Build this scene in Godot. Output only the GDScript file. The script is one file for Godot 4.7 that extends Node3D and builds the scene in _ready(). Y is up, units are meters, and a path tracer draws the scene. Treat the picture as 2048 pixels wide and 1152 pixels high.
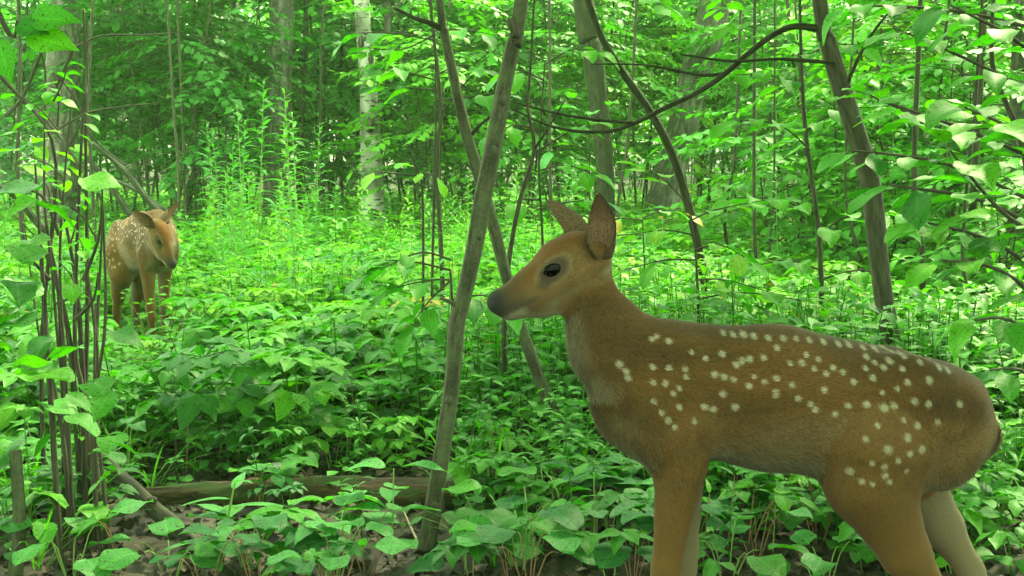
extends Node3D

const EYE := Vector3(0, 0.84, 0)
const PITCH := -0.1120
const FOCAL := 2667.0          # of the photograph, in its own pixels

var rng := RandomNumberGenerator.new()
var taken := {}
var to_label := []             # things whose label is finished once all are placed
var mats := {}
var leaf_meshes := {}
var soil_noise := FastNoiseLite.new()

# ---------------------------------------------------------------- mesh builder
class MB:
	var v := PackedVector3Array()
	var c := PackedColorArray()
	var uv := PackedVector2Array()
	var ix := PackedInt32Array()
	func vert(p: Vector3, col: Color, t: Vector2) -> int:
		v.append(p); c.append(col); uv.append(t)
		return v.size() - 1
	func tri(a: int, b: int, d: int) -> void:
		ix.append(a); ix.append(b); ix.append(d)
	func quad(a: int, b: int, d: int, e: int) -> void:
		tri(a, b, d); tri(a, d, e)
	func normals() -> PackedVector3Array:
		var n := PackedVector3Array()
		n.resize(v.size())
		for k in range(0, ix.size(), 3):
			var a := ix[k]
			var b := ix[k + 1]
			var d := ix[k + 2]
			var f := (v[d] - v[a]).cross(v[b] - v[a])
			n[a] += f; n[b] += f; n[d] += f
		for k in n.size():
			n[k] = n[k].normalized() if n[k].length_squared() > 1e-20 else Vector3.UP
		return n
	func commit(n := PackedVector3Array()) -> ArrayMesh:
		var arr := []
		arr.resize(Mesh.ARRAY_MAX)
		arr[Mesh.ARRAY_VERTEX] = v
		arr[Mesh.ARRAY_NORMAL] = n if n.size() == v.size() else normals()
		arr[Mesh.ARRAY_COLOR] = c
		arr[Mesh.ARRAY_TEX_UV] = uv
		arr[Mesh.ARRAY_INDEX] = ix
		var m := ArrayMesh.new()
		m.add_surface_from_arrays(Mesh.PRIMITIVE_TRIANGLES, arr)
		return m

# ---------------------------------------------------------------- naming and the tree of things
func fresh(called: String) -> String:
	var k: int = taken.get(called, 0)
	taken[called] = k + 1
	return called if k == 0 else "%s_%03d" % [called, k]

func thing(called: String, label: String, category: String, at := Vector3.ZERO, group := "") -> Node3D:
	var o := Node3D.new()
	o.name = fresh(called)
	add_child(o)
	o.position = at
	o.set_meta("label", label)
	o.set_meta("category", category)
	if group != "":
		o.set_meta("group", group)
	return o

func part(parent: Node, called: String, m: Mesh, mat: Material, xf := Transform3D.IDENTITY, kind := "") -> MeshInstance3D:
	var o := MeshInstance3D.new()
	o.name = fresh(called) if parent == self else called
	o.mesh = m
	o.material_override = mat
	o.transform = xf
	if kind != "":
		o.set_meta("kind", kind)
	parent.add_child(o, true)
	return o

func copies(parent: Node, called: String, m: Mesh, mat: Material, xfs: Array, cols := []) -> MultiMeshInstance3D:
	var mm := MultiMesh.new()
	mm.transform_format = MultiMesh.TRANSFORM_3D
	mm.use_colors = cols.size() > 0
	mm.mesh = m
	mm.instance_count = xfs.size()
	for k in xfs.size():
		mm.set_instance_transform(k, xfs[k])
		if cols.size() > 0:
			mm.set_instance_color(k, cols[k])
	var o := MultiMeshInstance3D.new()
	o.name = fresh(called) if parent == self else called
	o.multimesh = mm
	o.material_override = mat
	o.set_meta("kind", "stuff")
	parent.add_child(o, true)
	return o

const ORD := ["first", "second", "third", "fourth", "fifth", "sixth", "seventh", "eighth", "ninth", "tenth", "eleventh", "twelfth", "thirteenth", "fourteenth", "fifteenth", "sixteenth", "seventeenth", "eighteenth", "nineteenth"]
func ordinal(n: int) -> String:      # 0 -> first
	if n < 19:
		return ORD[n]
	var tens: Array = ["", "", "twenty", "thirty", "forty", "fifty", "sixty", "seventy", "eighty", "ninety"]
	var whole: Array = ["", "", "twentieth", "thirtieth", "fortieth", "fiftieth", "sixtieth", "seventieth", "eightieth", "ninetieth"]
	var k := n + 1
	if k % 10 == 0:
		return whole[k / 10]
	return tens[k / 10] + "-" + ORD[k % 10 - 1]

# what: "three-leaved seedling"; zone: "in front of the mossy log"
func later(o: Node3D, what: String, zone: String) -> void:
	to_label.append([o, what, zone])

func finish_labels() -> void:
	var sets := {}
	for e in to_label:
		var key: String = e[1] + "|" + e[2]
		if not sets.has(key):
			sets[key] = []
		sets[key].append(e[0])
	for key in sets:
		var list: Array = sets[key]
		list.sort_custom(func(a, b): return a.position.x / a.position.z > b.position.x / b.position.z)
		var s: PackedStringArray = key.split("|")
		for k in list.size():
			if list.size() == 1:
				list[k].set_meta("label", s[0] + " " + s[1])
			else:
				list[k].set_meta("label", s[0] + " " + s[1] + ", " + ordinal(k) + " from the left")

# ---------------------------------------------------------------- where things stand
# the point that the photograph shows at pixel (px, py), d metres off along the ground
func seen(px: float, py: float, d: float) -> Vector3:
	var r := Basis(Vector3.RIGHT, PITCH) * Vector3((px - 1024.0) / FOCAL, (576.0 - py) / FOCAL, -1.0)
	return EYE + r * (d / -r.z)

func soil(x: float, z: float) -> float:
	return 0.045 * soil_noise.get_noise_2d(x * 22.0, z * 22.0) + 0.02 * soil_noise.get_noise_2d(x * 90.0 + 50.0, z * 90.0)

func on_soil(px: float, d: float) -> Vector3:
	var x := (px - 1024.0) / FOCAL * d * 1.02
	return Vector3(x, soil(x, -d), -d)

# ---------------------------------------------------------------- shapes
func width_at(kind: int, t: float) -> float:
	match kind:
		1: return pow(sin(PI * pow(t, 0.62)), 1.15)                       # lance
		2: return pow(maxf(sin(PI * pow(t, 0.8)), 0.0), 0.55)                # round
		3: return pow(maxf(sin(PI * pow(t, 1.15)), 0.0), 0.9)                # widest past the middle
	var w := pow(maxf(sin(PI * pow(t, 0.72)), 0.0), 0.8)                   # egg-shaped with a drawn-out tip
	return w * (1.0 - 0.35 * smoothstep(0.62, 0.95, t))

# a leaf along +z with its face up; one mesh of real, creased, drooping blade
func leaf(mb: MB, xf: Transform3D, length: float, wide: float, kind: int, n: int, fine: bool, droop: float, fold: float, col: Color, teeth := 0.0, petiole := 0.2) -> void:
	var rows := 5 if fine else 3
	var first := mb.v.size()
	var ph := rng.randf() * 6.28
	var curl := rng.randf_range(-0.25, 0.25)
	for s in n + 1:
		var t := float(s) / n
		var w := 0.5 * wide * width_at(kind, t)
		if teeth > 0.0 and s > 0 and s < n and s % 2 == 1:
			w *= 1.0 - teeth
		if s == 0:
			w = maxf(w, 0.0012)
		var cy := -droop * length * t * t
		var cz := petiole * length + length * t * (1.0 - 0.25 * absf(droop) * t)
		var cx := curl * length * 0.25 * t * t
		for r in rows:
			var q := float(r) / (rows - 1) * 2.0 - 1.0
			var y := cy + fold * absf(q) * w + 0.07 * wide * sin(ph + t * 7.0 + q * 1.7) * absf(q)
			if fine and r % 2 == 1:
				y += (0.035 if s % 2 == 0 else -0.02) * wide * sin(PI * t)
			var shade := col
			if r == rows / 2:
				shade = col * 1.12
			mb.vert(xf * Vector3(cx + q * w, y, cz), shade, Vector2(0.5 + 0.5 * q, t))
	for s in n:
		for r in rows - 1:
			var a := first + s * rows + r
			mb.quad(a, a + 1, a + rows + 1, a + rows)
	if petiole > 0.0:
		var k := mb.vert(xf * Vector3(-0.0009, 0, 0), col, Vector2(0.5, 0))
		mb.vert(xf * Vector3(0.0009, 0, 0), col, Vector2(0.5, 0))
		mb.vert(xf * Vector3(0.0009, 0, petiole * length), col, Vector2(0.5, 0.02))
		mb.vert(xf * Vector3(-0.0009, 0, petiole * length), col, Vector2(0.5, 0.02))
		mb.quad(k, k + 1, k + 2, k + 3)

func smooth_path(pts: Array, step: int) -> Array:
	if pts.size() < 3 or step < 2:
		return pts
	var out := []
	for k in pts.size() - 1:
		var p0: Vector3 = pts[maxi(k - 1, 0)]
		var p1: Vector3 = pts[k]
		var p2: Vector3 = pts[k + 1]
		var p3: Vector3 = pts[mini(k + 2, pts.size() - 1)]
		for s in step:
			out.append(p1.cubic_interpolate(p2, p0, p3, float(s) / step))
	out.append(pts[-1])
	return out

# a bending, tapering stem; rough pushes the bark in and out
func tube(mb: MB, pts: Array, radii: Array, sides: int, step := 4, rough := 0.0, grain := 1.0, col := Color.WHITE) -> void:
	var path := smooth_path(pts, step)
	var first := mb.v.size()
	var side := Vector3.ZERO
	var run := 0.0
	for k in path.size():
		var p: Vector3 = path[k]
		var f: Vector3 = (path[mini(k + 1, path.size() - 1)] - path[maxi(k - 1, 0)]).normalized()
		if k == 0:
			side = f.cross(Vector3(0.31, 0.2, 0.93)).normalized()
		else:
			side = (side - f * side.dot(f)).normalized()
			run += p.distance_to(path[k - 1])
		var up := side.cross(f)
		var u := float(k) / (path.size() - 1) * (radii.size() - 1)
		var lo := mini(int(u), radii.size() - 2)
		var r: float = lerpf(radii[lo], radii[lo + 1], u - lo)
		for s in sides + 1:
			var a := TAU * (s % sides) / sides
			var d := side * cos(a) + up * sin(a)
			var rr := r
			if rough > 0.0:
				rr *= 1.0 + rough * (soil_noise.get_noise_3d(cos(a) * 130.0 * grain + p.x * 40.0, run * 55.0 + p.z * 31.0, sin(a) * 130.0 * grain) + 0.6 * soil_noise.get_noise_3d(cos(a) * 40.0, run * 160.0, sin(a) * 40.0 + p.x * 70.0))
			mb.vert(p + d * rr, col, Vector2(float(s) / sides, run))
	for k in path.size() - 1:
		for s in sides:
			var a := first + k * (sides + 1) + s
			mb.quad(a, a + 1, a + sides + 2, a + sides + 1)
	for e in 2:
		var row := first + (0 if e == 0 else (path.size() - 1) * (sides + 1))
		var mid := mb.vert(path[0 if e == 0 else -1], col, Vector2(0.5, 0))
		for s in sides:
			if e == 0:
				mb.tri(mid, row + s + 1, row + s)
			else:
				mb.tri(mid, row + s, row + s + 1)

func stem_mesh(pts: Array, radii: Array, sides := 6, step := 3, rough := 0.0, grain := 1.0) -> ArrayMesh:
	var mb := MB.new()
	tube(mb, pts, radii, sides, step, rough, grain)
	return mb.commit()

func aim(at: Vector3, along: Vector3, up := Vector3.UP, size := 1.0) -> Transform3D:
	var z := along.normalized()
	if absf(z.dot(up)) > 0.98:
		up = Vector3(0.7, 0.1, 0.7)
	var x := up.cross(z).normalized()
	return Transform3D(Basis(x, z.cross(x), z).scaled(Vector3.ONE * size), at)

func rand_leaf(at: Vector3, along: Vector3, size := 1.0, loose := 0.25) -> Transform3D:
	var up := Vector3(rng.randf_range(-loose, loose), 1.0, rng.randf_range(-loose, loose)).normalized()
	return aim(at, along, up, size)

# ---------------------------------------------------------------- materials
func bark_texture(kind: String, w: int, h: int) -> ImageTexture:
	var n := FastNoiseLite.new()
	n.seed = 7
	n.frequency = 0.02
	n.fractal_octaves = 4
	var m := FastNoiseLite.new()
	m.seed = 19
	m.frequency = 0.009
	var im := Image.create(w, h, false, Image.FORMAT_RGB8)
	for y in h:
		for x in w:
			var a := TAU * x / w
			var b := TAU * y / h
			var cx := cos(a) * w / TAU
			var sx := sin(a) * w / TAU
			var fy := y if y < h / 2 else h - y
			var col: Color
			match kind:
				"rough":
					var f: float = absf(n.get_noise_3d(cx * 2.2, fy * 0.55, sx * 2.2))
					var g: float = n.get_noise_3d(cx * 6.0, fy * 5.0, sx * 6.0)
					var k: float = clampf(0.25 + 1.5 * f + 0.35 * g, 0.0, 1.0)
					col = Color(0.16, 0.16, 0.135).lerp(Color(0.40, 0.40, 0.35), k)
				"smooth":
					var f: float = n.get_noise_3d(cx * 2.0, fy * 0.5, sx * 2.0)
					var g: float = n.get_noise_3d(cx * 5.0, fy * 6.0, sx * 5.0)
					var q: float = m.get_noise_3d(cx, fy * 2.0, sx)
					var k: float = clampf(0.5 + 0.7 * f + 0.5 * g, 0.0, 1.0)
					col = Color(0.19, 0.19, 0.155).lerp(Color(0.39, 0.385, 0.33), k)
					col = col.lerp(Color(0.34, 0.40, 0.28), clampf(q * 1.4, 0.0, 0.5))
				"birch":
					var f: float = n.get_noise_3d(cx * 1.2, fy * 7.0, sx * 1.2)
					var q: float = m.get_noise_3d(cx * 1.2, fy * 1.2, sx * 1.2)
					col = Color(0.60, 0.61, 0.55)
					col = col.lerp(Color(0.36, 0.37, 0.32), clampf(q * 1.8 + 0.25, 0.0, 1.0))
					col = col.lerp(Color(0.18, 0.17, 0.15), smoothstep(0.26, 0.42, f + 0.15 * q))
				"dark":
					var f: float = n.get_noise_3d(cx * 2.4, fy * 0.7, sx * 2.4)
					var k: float = clampf(0.45 + 0.9 * f, 0.0, 1.0)
					col = Color(0.15, 0.145, 0.115).lerp(Color(0.30, 0.29, 0.235), k)
				"moss":
					var f: float = n.get_noise_3d(cx * 1.5, fy * 0.8, sx * 1.5)
					var g: float = n.get_noise_3d(cx * 6.0, fy * 5.0, sx * 6.0)
					col = Color(0.12, 0.095, 0.065).lerp(Color(0.31, 0.24, 0.16), clampf(0.4 + 0.8 * f + 0.4 * g, 0.0, 1.0))
					col = col.lerp(Color(0.16, 0.24, 0.09), clampf(m.get_noise_3d(cx, fy, sx) * 2.4, 0.0, 0.75))
			im.set_pixel(x, y, col)
	return ImageTexture.create_from_image(im)

func bark(kind: String, scale: Vector3, bump: float) -> StandardMaterial3D:
	var t := bark_texture(kind, 192, 384)
	var m := StandardMaterial3D.new()
	m.resource_name = kind + "_bark"
	m.albedo_texture = t
	m.roughness = 0.9
	m.metallic_specular = 0.3
	m.uv1_scale = scale
	m.heightmap_enabled = true
	m.heightmap_texture = t
	m.heightmap_scale = bump
	return m

func vein_texture() -> ImageTexture:
	var w := 96
	var h := 192
	var n := FastNoiseLite.new()
	n.seed = 3
	n.frequency = 0.05
	var im := Image.create(w, h, false, Image.FORMAT_RGB8)
	for y in h:
		for x in w:
			var u := absf(float(x) / (w - 1) * 2.0 - 1.0)
			var t := float(y) / (h - 1)
			var k := 0.83 + 0.10 * n.get_noise_2d(x * 2.0, y * 2.0)
			var f := fposmod((t - u * 0.22) * 9.0, 1.0)
			k += 0.12 * (1.0 - smoothstep(0.0, 0.13, minf(f, 1.0 - f)))
			k += 0.16 * (1.0 - smoothstep(0.02, 0.06, u))
			var s := clampf(k, 0.0, 1.0)
			var bite := smoothstep(0.34, 0.44, n.get_noise_2d(x * 0.8 + 400.0, y * 0.8))
			im.set_pixel(x, y, Color(s, s, s * 0.97).lerp(Color(0.75, 0.36, 0.35), 0.8 * bite))
	return ImageTexture.create_from_image(im)

func make_materials() -> void:
	var veins := vein_texture()
	for e in [["leaf_fresh", Color(0.110, 0.43, 0.014)], ["leaf_mid", Color(0.066, 0.34, 0.018)], ["leaf_deep", Color(0.036, 0.225, 0.020)], ["leaf_blue", Color(0.042, 0.23, 0.055)], ["leaf_lime", Color(0.21, 0.54, 0.014)], ["leaf_pale", Color(0.09, 0.39, 0.080)], ["leaf_yellow", Color(0.45, 0.42, 0.04)]]:
		var m := StandardMaterial3D.new()
		m.resource_name = e[0]
		m.albedo_color = Color(e[1]).linear_to_srgb()
		m.albedo_texture = veins
		m.vertex_color_use_as_albedo = true
		m.roughness = 0.54
		m.metallic_specular = 0.38
		m.backlight_enabled = true
		m.backlight = Color(0.88, 1.0, 0.40)
		mats[e[0]] = m
	mats.rough = bark("rough", Vector3(1, 1.0, 1), 0.6)
	mats.smooth = bark("smooth", Vector3(1, 2.2, 1), 0.12)
	mats.birch = bark("birch", Vector3(1, 0.9, 1), 0.1)
	mats.dark = bark("dark", Vector3(1, 2.0, 1), 0.2)
	mats.smooth.albedo_color = Color(0.82, 0.84, 0.78)
	mats.umber = mats.dark.duplicate()
	mats.umber.resource_name = "umber_bark"
	mats.umber.albedo_color = Color(0.70, 0.74, 0.64)
	mats.moss = bark("moss", Vector3(2, 1.6, 1), 0.8)
	for e in [["stalk", Color(0.13, 0.22, 0.05)], ["red_stalk", Color(0.16, 0.09, 0.045)], ["dead_leaf", Color(0.040, 0.028, 0.015)], ["rot_wood", Color(0.24, 0.19, 0.12)]]:
		var m := StandardMaterial3D.new()
		m.resource_name = e[0]
		m.albedo_color = Color(e[1]).linear_to_srgb()
		m.vertex_color_use_as_albedo = true
		m.roughness = 0.75
		m.metallic_specular = 0.4
		mats[e[0]] = m
	var g := StandardMaterial3D.new()
	g.resource_name = "leaf_mould"
	g.vertex_color_use_as_albedo = true
	g.roughness = 0.95
	mats.soil = g
	var f := StandardMaterial3D.new()
	f.resource_name = "coat"
	f.vertex_color_use_as_albedo = true
	f.roughness = 0.85
	f.metallic_specular = 0.25
	f.rim_enabled = true
	f.rim = 0.06
	mats.coat = f
	var e2 := StandardMaterial3D.new()
	e2.resource_name = "eye"
	e2.albedo_color = Color(0.025, 0.018, 0.014)
	e2.roughness = 0.12
	e2.metallic_specular = 0.2
	mats.eye = e2
	var nn := StandardMaterial3D.new()
	nn.resource_name = "hoof_and_nose"
	nn.albedo_color = Color(0.05, 0.045, 0.042)
	nn.roughness = 0.4
	mats.nose = nn

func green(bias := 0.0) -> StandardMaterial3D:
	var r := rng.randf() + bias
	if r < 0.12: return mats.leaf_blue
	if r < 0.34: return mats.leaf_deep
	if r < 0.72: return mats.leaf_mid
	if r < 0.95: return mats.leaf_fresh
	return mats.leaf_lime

# ---------------------------------------------------------------- fawns
# A body is a field of tapered, sideways-squeezed bones joined smoothly and meshed as surface nets; all in metres,
# x towards the head, y up, z to the animal's left (its side that faces the camera is +z for the near fawn).
class Bone:
	var a: Vector3
	var b: Vector3
	var ra: float
	var rb: float
	var zs: float      # width over height
	var k: float       # softness of the join
	var flow: Vector3  # the way the hair lies
	var region: int    # 0 trunk, 1 neck, 2 head, 3 leg, 4 tail
	var mid: Vector3
	var reach: float

class Fawn:
	var bones: Array[Bone] = []
	var head := Transform3D()
	var cell := 0.0045
	var pts := PackedVector3Array()
	var flow := PackedVector3Array()
	var region := PackedInt32Array()
	var spots := {}
	var tint := Color(0.88, 0.88, 0.88)
	func bone(a: Vector3, b: Vector3, ra: float, rb: float, zs: float, k: float, region_: int, flow_ := Vector3.ZERO) -> void:
		var o := Bone.new()
		o.a = a; o.b = b; o.ra = ra; o.rb = rb; o.zs = zs; o.k = k; o.region = region_
		o.flow = flow_ if flow_ != Vector3.ZERO else (b - a).normalized()
		o.mid = (a + b) * 0.5
		o.reach = a.distance_to(b) * 0.5 + maxf(ra, rb) * maxf(1.0, zs)
		bones.append(o)
	func dist(o: Bone, p: Vector3) -> float:
		var ab := o.b - o.a
		var ap := p - o.a
		var h := clampf(ap.dot(ab) / maxf(ab.length_squared(), 1e-9), 0.0, 1.0)
		var q := ap - ab * h
		q.z /= o.zs
		return (q.length() - lerpf(o.ra, o.rb, h)) * minf(1.0, 0.5 + 0.5 * o.zs)
	func field(p: Vector3, list: Array[Bone]) -> float:
		var d := 1e3
		for o in list:
			var e := dist(o, p)
			var h := maxf(o.k - absf(d - e), 0.0) / o.k
			d = minf(d, e) - h * h * o.k * 0.25
		return d
	func mesh_field(mb: MB) -> void:
		var lo := Vector3.ONE * 1e3
		var hi := -lo
		for o in bones:
			lo = lo.min(o.mid - Vector3.ONE * o.reach)
			hi = hi.max(o.mid + Vector3.ONE * o.reach)
		lo -= Vector3.ONE * cell * 3.0
		var nb := ((hi - lo) / (cell * 8.0)).ceil() + Vector3.ONE
		var at := {}             # cell key -> vertex
		var quads := PackedInt64Array()
		var half := cell * 8.0 * 0.87
		for bx in int(nb.x):
			for by in int(nb.y):
				for bz in int(nb.z):
					var org := lo + Vector3(bx, by, bz) * cell * 8.0
					var c := org + Vector3.ONE * cell * 4.0
					var list: Array[Bone] = []
					var near := 1e3
					for o in bones:
						if c.distance_to(o.mid) > o.reach + half + 0.05:
							continue
						var d := dist(o, c)
						if d < half * 1.35 + o.k + 0.02:
							list.append(o)
						near = minf(near, d)
					if list.is_empty() or near > half * 1.2 + 0.012 or near < -half * 1.7 - 0.02:
						continue
					var f := PackedFloat32Array()
					f.resize(729)
					var sgn := 0
					for k in 729:
						var p := org + Vector3(k % 9, (k / 9) % 9, k / 81) * cell
						f[k] = field(p, list)
						sgn += 1 if f[k] < 0.0 else -1
					if absi(sgn) == 729:
						continue
					for z in 8:
						for y in 8:
							for x in 8:
								var k := x + y * 9 + z * 81
								var f0 := f[k]
								var s := Vector3.ZERO
								var cnt := 0
								var neg := 0
								for q in 8:
									if f[k + (q & 1) + ((q >> 1) & 1) * 9 + (q >> 2) * 81] < 0.0:
										neg += 1
								if neg == 0 or neg == 8:
									continue
								for q in 8:
									var qa := f[k + (q & 1) + ((q >> 1) & 1) * 9 + (q >> 2) * 81]
									for ax in 3:
										if (q >> ax) & 1:
											continue
										var q2 := q | (1 << ax)
										var qb := f[k + (q2 & 1) + ((q2 >> 1) & 1) * 9 + (q2 >> 2) * 81]
										if (qa < 0.0) != (qb < 0.0):
											var t := qa / (qa - qb)
											var e := Vector3(q & 1, (q >> 1) & 1, q >> 2)
											e[ax] = t
											s += e
											cnt += 1
								var gx := bx * 8 + x
								var gy := by * 8 + y
								var gz := bz * 8 + z
								var p2 := org + (Vector3(x, y, z) + s / cnt) * cell
								var key := (gx << 40) | (gy << 20) | gz
								at[key] = pts.size()
								pts.append(p2)
								var best := 1e3
								var bo: Bone = list[0]
								for o in list:
									var d := dist(o, p2)
									if d < best:
										best = d
										bo = o
								flow.append(bo.flow)
								region.append(bo.region)
								for ax in 3:
									var step := 1 if ax == 0 else (9 if ax == 1 else 81)
									if (f0 < 0.0) != (f[k + step] < 0.0):
										quads.append(key)
										quads.append(ax + (4 if f0 < 0.0 else 0))
		var one := [1 << 40, 1 << 20, 1]
		for q in range(0, quads.size(), 2):
			var key := quads[q]
			var ax := quads[q + 1] & 3
			var u: int = one[(ax + 1) % 3]
			var w: int = one[(ax + 2) % 3]
			if not (at.has(key - u) and at.has(key - w) and at.has(key - u - w)):
				continue
			var a: int = at[key]
			var b: int = at[key - u]
			var c: int = at[key - u - w]
			var d: int = at[key - w]
			if quads[q + 1] & 4:
				mb.quad(a, d, c, b)
			else:
				mb.quad(a, b, c, d)
		mb.v = pts.duplicate()

const M := 0.00075          # metres in one pixel of the photograph, two metres off
func side(px: float, py: float, z := 0.0) -> Vector3:        # the near fawn's own plane
	return Vector3((1500.0 - px) * M, 0.84 - (py - 275.0) * M, z)

func torso(f: Fawn) -> void:
	var back := Vector3(-1, -0.15, 0)
	f.bone(side(1345, 772), side(1560, 800), 0.098, 0.104, 0.74, 0.03, 0, back)
	f.bone(side(1560, 800), side(1700, 828), 0.104, 0.098, 0.80, 0.03, 0, back)
	f.bone(side(1700, 828), side(1880, 858), 0.100, 0.098, 0.74, 0.03, 0, back)
	f.bone(side(1270, 812), side(1330, 845), 0.056, 0.062, 0.8, 0.05, 0, Vector3(-0.5, -1, 0))
	for s in [-1.0, 1.0]:
		f.bone(side(1350, 735, 0.038 * s), side(1318, 835, 0.054 * s), 0.05, 0.056, 0.60, 0.017, 0, Vector3(-0.6, -1, 0))    # shoulder
		f.bone(side(1805, 815, 0.044 * s), side(1775, 900, 0.055 * s), 0.082, 0.074, 0.52, 0.018, 0, Vector3(-0.5, -1, 0))   # haunch
		f.bone(side(1880, 860, 0.036 * s), side(1900, 900, 0.036 * s), 0.075, 0.055, 0.55, 0.03, 0, Vector3(-0.3, -1, 0))

func leg(f: Fawn, joints: Array, radii: Array, k0 := 0.03) -> void:
	for n in joints.size() - 1:
		f.bone(joints[n], joints[n + 1], radii[n], radii[n + 1], 0.85 if n == 0 else 0.9, k0 if n == 0 else 0.014, 3)

# the head in its own frame: x along the face to the nose, y towards the forehead
func head(f: Fawn, xf: Transform3D) -> void:
	f.head = xf
	var j := func(x: float, y: float, z := 0.0) -> Vector3: return xf * (Vector3(x, y, z) * M)
	var hair := -xf.basis.x
	var b := func(p: Vector3, q: Vector3, ra: float, rb: float, zs: float, k: float) -> void:
		f.bone(p, q, ra * M, rb * M, zs, k, 2, hair)
	b.call(j.call(-8, 0), j.call(24, 4), 63.0, 58.0, 0.80, 0.02)
	b.call(j.call(24, 2), j.call(100, -2), 57.0, 41.0, 0.80, 0.02)
	b.call(j.call(100, -2), j.call(153, -1), 40.0, 29.0, 0.86, 0.015)
	b.call(j.call(153, 2), j.call(172, 8), 27.0, 23.0, 0.95, 0.012)
	b.call(j.call(15, -42), j.call(90, -34), 41.0, 28.0, 0.85, 0.02)
	b.call(j.call(90, -33), j.call(158, -20), 25.0, 17.0, 0.95, 0.012)
	for s in [-1.0, 1.0]:
		b.call(j.call(-2, 34, 22.0 * s), j.call(52, 30, 34.0 * s), 24.0, 15.0, 1.0, 0.014)     # brow
		b.call(j.call(22, -8, 34.0 * s), j.call(72, -16, 26.0 * s), 26.0, 19.0, 1.0, 0.016)    # cheek
		b.call(j.call(-36, -8, 26.0 * s), j.call(-50, 4, 30.0 * s), 24.0, 17.0, 1.0, 0.014)   # root of the ear
		b.call(j.call(170, 10, 13.0 * s), j.call(176, 6, 12.0 * s), 12.0, 10.0, 1.0, 0.006)    # rim of the nostril

# an ear: a cupped leaf with thickness; out is where its opening looks
func ear(mb: MB, f: Fawn, root: Vector3, tip: Vector3, out: Vector3, wide: float, outer: Color, inner: Color) -> void:
	var ax := (tip - root)
	var up := ax.normalized()
	out = (out - up * out.dot(up)).normalized()
	var sd := up.cross(out).normalized()
	var nu := 18
	var nv := 10
	for face in 2:
		var first := mb.v.size()
		for i in nu + 1:
			var u := float(i) / nu
			var w := wide * 0.5 * pow(maxf(sin(PI * pow(0.13 + 0.87 * u, 0.85)), 0.0), 0.75)
			var curl := lerpf(2.9, 0.95, smoothstep(0.0, 0.55, u))
			for k in nv + 1:
				var q := float(k) / nv * 2.0 - 1.0
				var a := q * curl
				var rad := w / maxf(sin(minf(curl, PI * 0.5)), 0.3)
				var p := root + ax * u + sd * rad * sin(a) + out * rad * (1.0 - cos(a) - 0.55) + out * 0.010 * u * u
				if face == 0:
					p -= (out * cos(a) - sd * sin(a)) * 0.0018
				var rim := pow(absf(q), 3.0)
				var col := outer.lerp(Color(0.10, 0.07, 0.045), 0.6 * smoothstep(0.75, 1.0, u)) if face == 0 else inner.lerp(outer * 1.15, clampf(rim + smoothstep(0.9, 1.0, u), 0.0, 1.0)).lerp(Color(0.20, 0.165, 0.12), 0.6 * (1.0 - smoothstep(0.0, 0.35, u)))
				mb.vert(p, col, Vector2.ZERO)
				f.pts.append(p)
				f.flow.append((up + sd * q * 0.35).normalized())
				f.region.append(5 if face == 0 else 6)
		for i in nu:
			for k in nv:
				var a := first + i * (nv + 1) + k
				if face == 0:
					mb.quad(a, a + nv + 1, a + nv + 2, a + 1)
				else:
					mb.quad(a, a + 1, a + nv + 2, a + nv + 1)

const BROWN := Color(0.088, 0.0445, 0.0135)
const DARK := Color(0.048, 0.027, 0.0110)
const TAN := Color(0.108, 0.066, 0.027)
const CREAM := Color(0.195, 0.178, 0.118)

func spot_at(f: Fawn, p: Vector3) -> float:
	var best := 0.0
	for dx in 3:
		for dy in 3:
			var key := Vector2i(int(floor(p.x / 0.02)) + dx - 1, int(floor(p.y / 0.02)) + dy - 1)
			if f.spots.has(key):
				for s in f.spots[key]:
					var d: float = Vector2(p.x - s.x, (p.y - s.y) * 1.05).length() / s.z
					best = maxf(best, 1.0 - smoothstep(0.5, 1.1, d))
	return best

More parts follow.
